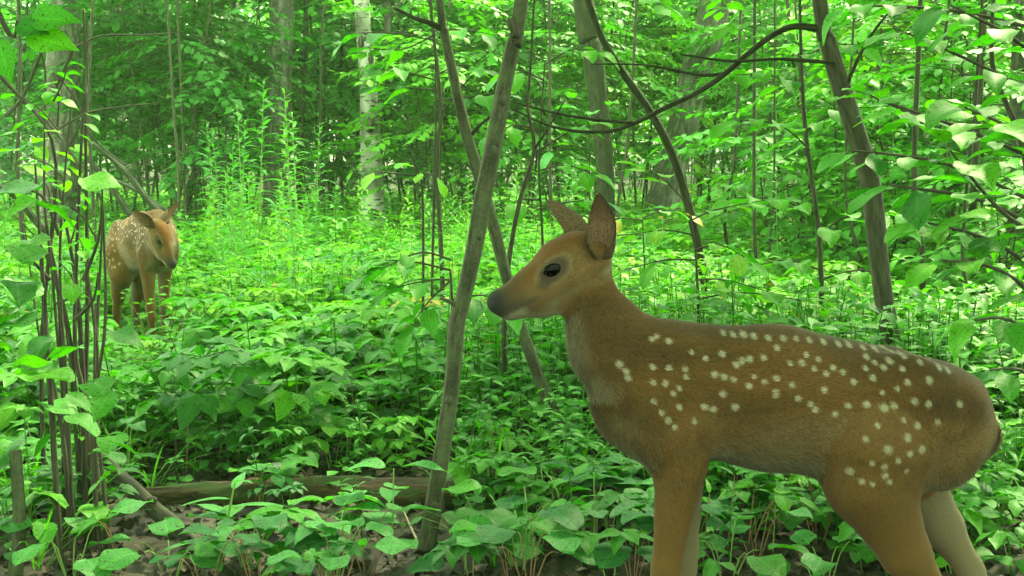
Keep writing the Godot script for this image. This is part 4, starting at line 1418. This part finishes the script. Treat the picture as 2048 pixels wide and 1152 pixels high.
	part(k, "branch", stem_mesh([Vector3(-0.15, 0.1, -0.05), Vector3.ZERO, seen(20, 70, 1.7) - c, seen(34, 40, 1.7) - c], [0.006, 0.004, 0.003, 0.0015], 6, 4), mats.dark)
	for e in [[34, 66, 1, -0.22, 0.072, "leaf_fresh"], [40, 38, 1, 0.0, 0.07, "leaf_mid"], [10, 30, -0.2, 0.2, 0.08, "leaf_fresh"], [20, 50, 0.6, -0.1, 0.05, "leaf_deep"], [-10, 60, 0.3, -0.9, 0.06, "leaf_mid"]]:
		part(k, "leaf", near_leaf("broad"), mats[e[5]], aim(seen(e[0], e[1], 1.7) - c, Vector3(e[2], e[3], 0.25), Vector3(-0.1, 0.55, 0.8), e[4]))
	# bare crossing branches, upper left
	var b := seen(130, 300, 6.0)
	var w := thing("bare_branch", "bare dark branches crossing before the thick grey trunk", "branch", b)
	for e in [[-10, 140, 50, 205, 110, 262, 160, 330, 0.011], [10, 232, 48, 190, 80, 110, 100, 60, 0.010], [140, 100, 200, 72, 280, 70, 350, 66, 0.006], [150, 90, 105, 190, 80, 220, 60, 236, 0.008], [110, 262, 170, 228, 230, 215, 320, 206, 0.006], [70, 60, 90, 140, 88, 220, 95, 280, 0.007], [250, 330, 210, 300, 180, 270, 152, 230, 0.006]]:
		part(w, "branch", stem_mesh([seen(e[0], e[1], 6.0) - b, seen(e[2], e[3], 6.05) - b, seen(e[4], e[5], 6.0) - b, seen(e[6], e[7], 5.9) - b], [e[8], e[8] * 0.85, e[8] * 0.7, e[8] * 0.4], 7, 4), mats.dark)
	for e in [[186, 286, 296, 400, 8.0, 0.02], [200, 350, 330, 420, 8.6, 0.014], [160, 300, 260, 430, 9.0, 0.022], [0, 372, 70, 440, 6.5, 0.02]]:
		var p := seen(e[0], e[1], e[4])
		var q := seen(e[2], e[3], e[4] + 0.3)
		var f := thing("dead_branch", "", "branch", p, "grey dead branches leaning behind the far fawn")
		part(f, "wood", stem_mesh([Vector3.ZERO, (q - p) * 0.5 + Vector3(0, 0.03, 0), q - p, (q - p) * 1.5], [e[5] * 0.6, e[5] * 0.9, e[5], e[5]], 9, 4, 0.1), mats.rough)
		later(f, "grey dead branch", "leaning in the shade behind the far fawn")

func right_shrub() -> void:
	var base := seen(2110, 900, 3.2)
	base.y = soil(base.x, base.z)
	var o := thing("broad_leaved_shrub", "tall broad-leaved shrub reaching in from the right edge", "shrub", base)
	part(o, "stem", stem_mesh([Vector3(0, -0.05, 0), seen(2100, 500, 3.2) - base, seen(2090, 180, 3.2) - base, seen(2060, -120, 3.2) - base], [0.016, 0.013, 0.010, 0.006], 9, 5), mats.dark)
	part(o, "stem", stem_mesh([Vector3(0.03, -0.05, 0), seen(2060, 380, 3.3) - base, seen(2035, 260, 3.3) - base, seen(1985, 130, 3.3) - base, seen(1990, -40, 3.3) - base], [0.013, 0.010, 0.008, 0.006, 0.004], 9, 5), mats.dark)
	var tw := [[2095, 330, 1960, 270, 1750, 196, 3.1, 11, 0.098], [2090, 200, 1960, 130, 1800, 60, 3.2, 10, 0.11], [2095, 260, 1880, 245, 1740, 190, 3.3, 9, 0.10], [2100, 420, 1900, 330, 1700, 300, 3.4, 12, 0.11], [2100, 470, 1960, 400, 1780, 370, 3.0, 10, 0.12], [2100, 560, 1980, 480, 1830, 440, 3.1, 9, 0.11], [2100, 620, 2000, 540, 1880, 520, 2.9, 8, 0.098], [2090, 120, 2000, 60, 1900, 10, 3.0, 8, 0.11], [2100, 700, 2020, 640, 1950, 640, 3.1, 6, 0.11], [2080, 60, 1900, 20, 1700, 10, 3.5, 11, 0.10], [2085, 300, 2010, 250, 1930, 215, 2.8, 7, 0.12], [2090, 480, 2000, 420, 1900, 300, 2.85, 7, 0.12], [2095, 780, 2040, 740, 1980, 740, 3.2, 5, 0.1]]
	for e in tw:
		leafy_twig(o, [seen(e[0], e[1], e[6]), seen(e[2], e[3], e[6] - 0.1), seen(e[4], e[5], e[6] - 0.2)], 0.006, e[7], "broad" if rng.randf() < 0.5 else "oval", e[8], ["leaf_mid", "leaf_fresh", "leaf_deep", "leaf_mid"], 0.15)
	crown(o, Vector3(0.0, 3.2, 0.9), 1.5, 260, "leaf_mid")
	# a second one behind, between the leaning trunk and the bowed one
	var b2 := on_soil(1640, 4.5)
	var p := thing("broad_leaved_sapling", "leafy sapling with wide flat leaves around the bowed trunk", "sapling", b2)
	part(p, "stem", stem_mesh([Vector3(0, -0.05, 0), seen(1640, 500, 4.5) - b2, seen(1610, 250, 4.5) - b2, seen(1600, 20, 4.5) - b2, seen(1600, -200, 4.5) - b2], [0.011, 0.009, 0.007, 0.005, 0.002], 8, 5), mats.dark)
	for e in [[1620, 300, 1560, 250, 1480, 240, 8], [1615, 260, 1680, 220, 1760, 215, 7], [1605, 180, 1540, 150, 1470, 150, 7], [1635, 430, 1560, 400, 1470, 395, 8], [1636, 470, 1700, 430, 1780, 420, 7], [1600, 90, 1540, 60, 1470, 50, 7], [1600, 120, 1660, 90, 1720, 90, 6], [1640, 540, 1580, 520, 1520, 530, 6], [1640, 560, 1720, 540, 1800, 560, 7]]:
		leafy_twig(p, [seen(e[0], e[1], 4.5), seen(e[2], e[3], 4.4), seen(e[4], e[5], 4.3)], 0.004, e[6], "broad", 0.11, ["leaf_mid", "leaf_fresh", "leaf_fresh"], 0.2)
	crown(p, seen(1600, -300, 4.5) - b2, 0.9, 50, "leaf_fresh")

func sprigs() -> void:
	# leafy shoots in the middle: [label, foot px, d, height line px.., twigs]
	var list := [
		["shoot with three large sunlit leaves left of the kinked sapling", 846, 4.3, [[846, 420], [838, 350]], [[838, 352, 770, 345, 750, 342], [838, 350, 850, 346, 872, 352], [838, 352, 830, 330, 818, 326]], "oval", 0.085, ["leaf_lime", "leaf_fresh"], 2],  # sunlight through these leaves put into their lime colour
		["sapling with a flat tier of leaves beside the birch", 860, 4.6, [[868, 400], [872, 200], [868, 40]], [[870, 160, 800, 140, 775, 132], [870, 150, 920, 130, 960, 135], [870, 180, 820, 176, 770, 172], [868, 80, 780, 66, 716, 66], [868, 70, 800, 100, 720, 92], [868, 60, 930, 60, 990, 70], [872, 200, 930, 195, 980, 188]], "broad", 0.10, ["leaf_mid", "leaf_fresh", "leaf_deep"], 4],
		["shoot with drooping shaded leaves at the kinked sapling's left", 905, 3.3, [[905, 640], [900, 540]], [[900, 540, 830, 524, 770, 520], [902, 520, 840, 505, 760, 540], [902, 560, 860, 560, 790, 575], [905, 600, 960, 590, 1000, 600], [903, 560, 860, 600, 830, 640]], "broad", 0.085, ["leaf_mid", "leaf_deep", "leaf_mid"], 4],
		["leafy shoot behind the kinked sapling level with the fawn's ears", 1090, 4.4, [[1085, 480], [1078, 330], [1090, 120]], [[1080, 300, 1140, 262, 1170, 250], [1080, 260, 1030, 250, 1000, 262], [1082, 340, 1130, 330, 1180, 345], [1086, 160, 1040, 140, 1010, 150], [1088, 130, 1140, 100, 1190, 100], [1080, 420, 1130, 405, 1200, 400], [1080, 400, 1040, 400, 990, 420]], "broad", 0.095, ["leaf_mid", "leaf_fresh", "leaf_fresh"], 4],
		["shoot with yellowish leaves just right of the fawn's ears", 1290, 5.0, [[1290, 560], [1285, 440]], [[1285, 440, 1240, 436, 1215, 440], [1285, 436, 1330, 420, 1370, 425], [1286, 470, 1240, 470, 1215, 480]], "oval", 0.085, ["leaf_yellow", "leaf_lime", "leaf_fresh"], 3],
		["upright shoot with fresh pointed leaves behind the fawn's neck", 1400, 4.0, [[1396, 600], [1388, 470], [1372, 380]], [[1384, 440, 1430, 420, 1530, 400], [1384, 420, 1330, 360, 1290, 340], [1388, 500, 1440, 490, 1490, 515], [1390, 520, 1330, 520, 1250, 540], [1392, 560, 1450, 560, 1560, 590], [1392, 600, 1480, 585, 1600, 600], [1386, 470, 1330, 460, 1260, 470]], "oval", 0.10, ["leaf_fresh", "leaf_lime", "leaf_mid"], 4],
		["twiggy shoot with two pale leaves before the dark trunk", 1180, 6.0, [[1180, 420], [1178, 240]], [[1178, 250, 1160, 215, 1150, 200], [1178, 240, 1200, 225, 1212, 214], [1178, 300, 1140, 290, 1110, 300]], "broad", 0.10, ["leaf_fresh", "leaf_pale"], 2]]
	for e in list:
		var d: float = e[2]
		var foot := on_soil(e[1], d)
		var o := thing("leafy_shoot", e[0], "sapling", foot)
		var pts := [Vector3(0, -0.04, 0)]
		for q in e[3]:
			pts.append(seen(q[0], q[1], d) - foot)
		part(o, "stem", stem_mesh(pts, [0.006, 0.004, 0.002], 7, 4), mats.dark)
		for q in e[4]:
			leafy_twig(o, [seen(q[0], q[1], d), seen(q[2], q[3], d - 0.05), seen(q[4], q[5], d - 0.1)], 0.003, e[8], e[5], e[6], e[7], 0.4)

func floor_things() -> void:
	# fallen log, two pieces, with moss
	var a := on_soil(250, 3.04) + Vector3(0, 0.012, 0)
	var b := on_soil(1010, 2.98) + Vector3(0, 0.022, 0)
	var o := thing("fallen_log", "rotting mossy log lying across the floor behind the front plants", "log", a)
	part(o, "wood", stem_mesh([Vector3.ZERO, (b - a) * 0.35 + Vector3(0, 0.01, 0.02), (b - a) * 0.7, b - a], [0.026, 0.038, 0.044, 0.04], 22, 12, 0.35, 0.5), mats.moss)
	var c := seen(190, 905, 2.95)
	var e := on_soil(455, 2.58) + Vector3(0, 0.0, 0)
	var f := thing("fallen_branch", "smooth grey fallen branch slanting down from the many-stemmed shrub", "branch", e)
	part(f, "wood", stem_mesh([c - e, seen(262, 975, 2.86) - e, seen(345, 1050, 2.74) - e, seen(430, 1120, 2.62) - e, Vector3(0.06, -0.04, 0.1)], [0.012, 0.017, 0.019, 0.020, 0.021], 16, 9, 0.2), mats.dark)
	part(f, "knot", ball(Vector3(0.012, 0.008, 0.01), 6), mats.dark, Transform3D(Basis(), seen(304, 1000, 2.78) - e))
	var s := on_soil(1470, 2.95)
	var st := thing("stump", "weathered grey splinter of stump seen between the fawn's legs", "stump", s)
	part(st, "wood", stem_mesh([Vector3(0.01, -0.04, 0), Vector3(0, 0.06, 0), Vector3(-0.012, 0.13, 0)], [0.032, 0.027, 0.010], 12, 7, 0.3, 0.6), mats.rough)
	part(st, "splinter", stem_mesh([Vector3(0.02, -0.02, 0), Vector3(0.028, 0.05, 0.01), Vector3(0.03, 0.085, 0.01)], [0.010, 0.008, 0.002], 7, 4, 0.2), mats.rot_wood)
	var w := seen(536, 934, 3.24)
	w.y = maxf(w.y, soil(w.x, w.z) + 0.01)
	var sc := thing("pale_scrap", "small white rounded scrap on the ground behind the log", "fungus", w)  # a crumpled pale leaf scrap, no bracket fungus
	var mb := MB.new()
	leaf(mb, aim(Vector3.ZERO, Vector3(1, 0.1, 0.3), Vector3(0.1, 0.6, 0.8)), 0.045, 0.034, 2, 8, true, 0.3, -0.3, Color(1.0, 1.0, 1.0), 0.0, 0.0)
	var wm := StandardMaterial3D.new()
	wm.resource_name = "white_scrap"
	wm.albedo_color = Color(0.85, 0.85, 0.82)
	part(sc, "scrap_leaf", mb.commit(), wm)
	for q in [[60, 1120, 30, 900, 2.45, 0.014, "upright broken grey stem at the lower left edge"], [20, 1000, 190, 980, 2.9, 0.016, "pale dead stick lying behind the many-stemmed shrub's foot"]]:
		var p0 := seen(q[0], q[1], q[4])
		if q[3] < 950:
			p0 = seen(22, 1130, q[4])
			p0.y = soil(p0.x, p0.z) - 0.03
		var p1 := seen(q[2], q[3], q[4] + 0.05)
		if q[3] > 950:
			p0.y = soil(p0.x, p0.z) + 0.02
			p1.y = soil(p1.x, p1.z) + 0.02
		var t := thing("dead_stick", q[6], "stick", p0)
		part(t, "wood", stem_mesh([Vector3.ZERO, (p1 - p0) * 0.5 + Vector3(0.01, 0.0, 0), p1 - p0], [q[5], q[5] * 0.9, q[5] * 0.8], 9, 5, 0.15), mats.smooth)
	# loose twigs
	for k in 16:
		var at := on_soil(rng.randf_range(50, 2000), rng.randf_range(2.5, 3.5)) + Vector3(0, 0.012, 0)
		var yaw := rng.randf() * TAU
		var long := rng.randf_range(0.08, 0.25)
		var t := thing("fallen_twig", "", "twig", at, "thin dead twigs on the ground")
		part(t, "wood", stem_mesh([Vector3.ZERO, Vector3(cos(yaw) * 0.5, 0.04, sin(yaw) * 0.5) * long, Vector3(cos(yaw), 0.1, sin(yaw)) * long], [0.0035, 0.003, 0.0015], 5, 3), mats.rot_wood)
		later(t, "thin dead twig", "on the ground " + zone_of(at.x, -at.z))
	# dead leaves
	var dl := MB.new()
	leaf(dl, Transform3D.IDENTITY, 0.06, 0.04, 0, 6, true, 0.3, 0.4, Color.WHITE, 0.05, 0.1)
	var dm := dl.commit()
	var xfs := []
	var cols := []
	for k in 7000:
		var d := rng.randf_range(2.3, 4.2)
		var x := rng.randf_range(-1.0, 1.0) * (d * 0.42 + 0.2)
		var yaw := rng.randf() * TAU
		xfs.append(aim(Vector3(x, soil(x, -d) + rng.randf_range(0.002, 0.015), -d), Vector3(cos(yaw), rng.randf_range(-0.4, 0.6), sin(yaw)), Vector3(rng.randf_range(-0.8, 0.8), 1, rng.randf_range(-0.8, 0.8)), rng.randf_range(0.3, 0.75)))
		cols.append(Color(1, 1, 1).lerp(Color(0.45, 0.4, 0.4), rng.randf()) * rng.randf_range(0.5, 1.3))
	var lit := copies(self, "leaf_litter", dm, mats.dead_leaf, xfs, cols)
	lit.set_meta("label", "brown dead leaves strewn over the forest floor")
	lit.set_meta("category", "leaf litter")

func near_plants() -> void:
	# plants that the photograph shows one by one
	var named := [[432, 2.62, 2, 1.0, "leaf_pale"], [512, 2.9, 4, 0.7, "leaf_pale"], [640, 3.0, 1, 0.75, "leaf_mid"], [780, 2.62, 0, 0.9, "leaf_pale"], [500, 2.55, 3, 1.0, "leaf_mid"], [1190, 2.65, 4, 1.0, "leaf_blue"], [1090, 2.75, 1, 1.0, "leaf_blue"], [1260, 2.6, 1, 0.9, "leaf_blue"], [1640, 2.75, 2, 0.9, "leaf_mid"], [1500, 2.6, 1, 0.8, "leaf_fresh"], [1040, 2.5, 3, 1.1, "leaf_blue"], [690, 2.56, 1, 0.9, "leaf_pale"], [590, 2.6, 4, 0.9, "leaf_mid"], [1400, 2.8, 0, 0.8, "leaf_mid"], [1330, 3.0, 4, 0.9, "leaf_blue"]]
	for e in named:
		seedling(e[2], on_soil(e[0], e[1]), e[3] * 1.25, mats[e[4]], zone_of((e[0] - 1024.0) / FOCAL * e[1], e[1]), 0.5 if e[2] == 2 else 0.85)
	# the big leaf at the bottom, its sky gloss put into pale colour
	var at := on_soil(930, 2.5)
	var o := thing("large_leaved_plant", "plant with one very large gloss-painted leaf at the bottom edge right of the kinked sapling", "plant", at)
	part(o, "stem", stem_mesh([Vector3(0, -0.03, 0), Vector3(0.0, 0.03, 0), Vector3(0.0, 0.07, 0)], [0.003, 0.0025, 0.002], 6, 3), mats.stalk)
	part(o, "leaf", near_leaf("broad"), mats.leaf_pale, aim(Vector3(-0.05, 0.07, 0.02), Vector3(1, 0.30, -0.15), Vector3(-0.2, 0.7, 0.7), 0.125))
	part(o, "leaf", near_leaf("round"), mats.leaf_pale, aim(Vector3(0.04, 0.065, 0.0), Vector3(1, 0.0, 0.1), Vector3(0, 0.8, 0.6), 0.075))
	part(o, "leaf", near_leaf("broad"), mats.leaf_blue, aim(Vector3(-0.02, 0.03, 0.02), Vector3(-1, 0.1, 0.2), Vector3(0, 0.9, 0.4), 0.09))
	for k in 300:
		var d := 2.42 + 1.75 * pow(rng.randf(), 0.8)
		var px := rng.randf_range(-60, 2110)
		var kind: int = [0, 0, 1, 1, 3, 4, 2][rng.randi() % 7]
		var p := on_soil(px, d)
		if absf(px - 620.0) < 330.0 and absf(d - 2.9) < 0.36 and rng.randf() < 0.88:
			continue
		if px > 180.0 and px < 440.0 and d < 3.05:
			continue
		if absf(p.x + 0.171) < 0.05 and absf(d - 2.66) < 0.1:
			continue
		var size := rng.randf_range(0.4, 0.55) if d < 3.1 and px > 380.0 and px < 880.0 else rng.randf_range(0.55, 0.9) if d < 3.1 else rng.randf_range(0.6, 0.92)
		var r := rng.randf()
		var m := "leaf_mid" if r < 0.4 else ("leaf_deep" if r < (0.6 if d < 3.1 else 0.46) else ("leaf_blue" if r < (0.75 if d < 3.1 else 0.52) else ("leaf_pale" if r < 0.82 else "leaf_fresh")))  # darker mix in front: the shade there is put into leaf colour
		seedling(kind, p, size, mats[m], zone_of(p.x, d))
	# low broad leaves along the near edge
	for k in 70:
		var d := rng.randf_range(2.36, 2.85)
		var px := rng.randf_range(-40, 1420) if k % 4 else rng.randf_range(1420, 2100)
		if absf((px - 1024.0) / FOCAL * d + 0.171) < 0.04 or (px > 180.0 and px < 440.0 and (d > 2.6 or rng.randf() < 0.6)) or (px > 440.0 and px < 880.0 and d > 2.55):
			continue
		var m: String = ["leaf_blue", "leaf_mid", "leaf_pale", "leaf_deep"][rng.randi() % 4]
		var kind: int = [3, 4, 1, 3][rng.randi() % 4]
		var p := on_soil(px, d)
		seedling(kind, p, rng.randf_range(0.85, 1.15) * (1.1 if kind == 3 else 0.75), mats[m], zone_of(p.x, d))
	# the sprig under the far fawn's muzzle
	var q := Vector3(-1.26, 0, -4.72)
	var f := thing("leafy_sprig", "leafy sprig of small lit leaves under the far fawn's muzzle", "plant", q)
	for k in 7:
		var e := Vector3(rng.randf_range(-0.16, 0.16), rng.randf_range(0.22, 0.36), rng.randf_range(-0.1, 0.1))
		part(f, "stem", stem_mesh([Vector3(0, -0.03, 0), e * 0.5 + Vector3(0, 0.04, 0), e], [0.003, 0.002, 0.001], 5, 3), mats.red_stalk)
		for g in 9:
			var t := lerpf(0.35, 1.0, g / 8.0)
			var yaw := g * 2.4
			put_leaf(f, "oval", e * t + Vector3(0, 0.04 * sin(PI * t), 0), Vector3(cos(yaw), rng.randf_range(-0.1, 0.4), sin(yaw)), rng.randf_range(0.035, 0.055), mats.leaf_fresh if rng.randf() < 0.7 else mats.leaf_lime)

# the wood goes on beside and behind the camera; it keeps low sky light off the foreground
func wood_around() -> void:
	var xfs := []
	for k in 2600:
		var a := rng.randf_range(deg_to_rad(38), deg_to_rad(322))
		var r := rng.randf_range(3.6, 8.5)
		var at := Vector3(sin(a) * r, pow(rng.randf(), 0.8) * 6.0, -cos(a) * r)
		var yaw := rng.randf() * TAU
		xfs.append(rand_leaf(at, Vector3(cos(yaw), rng.randf_range(-0.4, 0.2), sin(yaw)), rng.randf_range(2.0, 3.2), 0.4))
	var o := copies(self, "surrounding_woods", sprays[1], mats.leaf_mid, xfs)
	o.set_meta("label", "leafy wood standing all round the place where the camera is")
	o.set_meta("category", "woods")
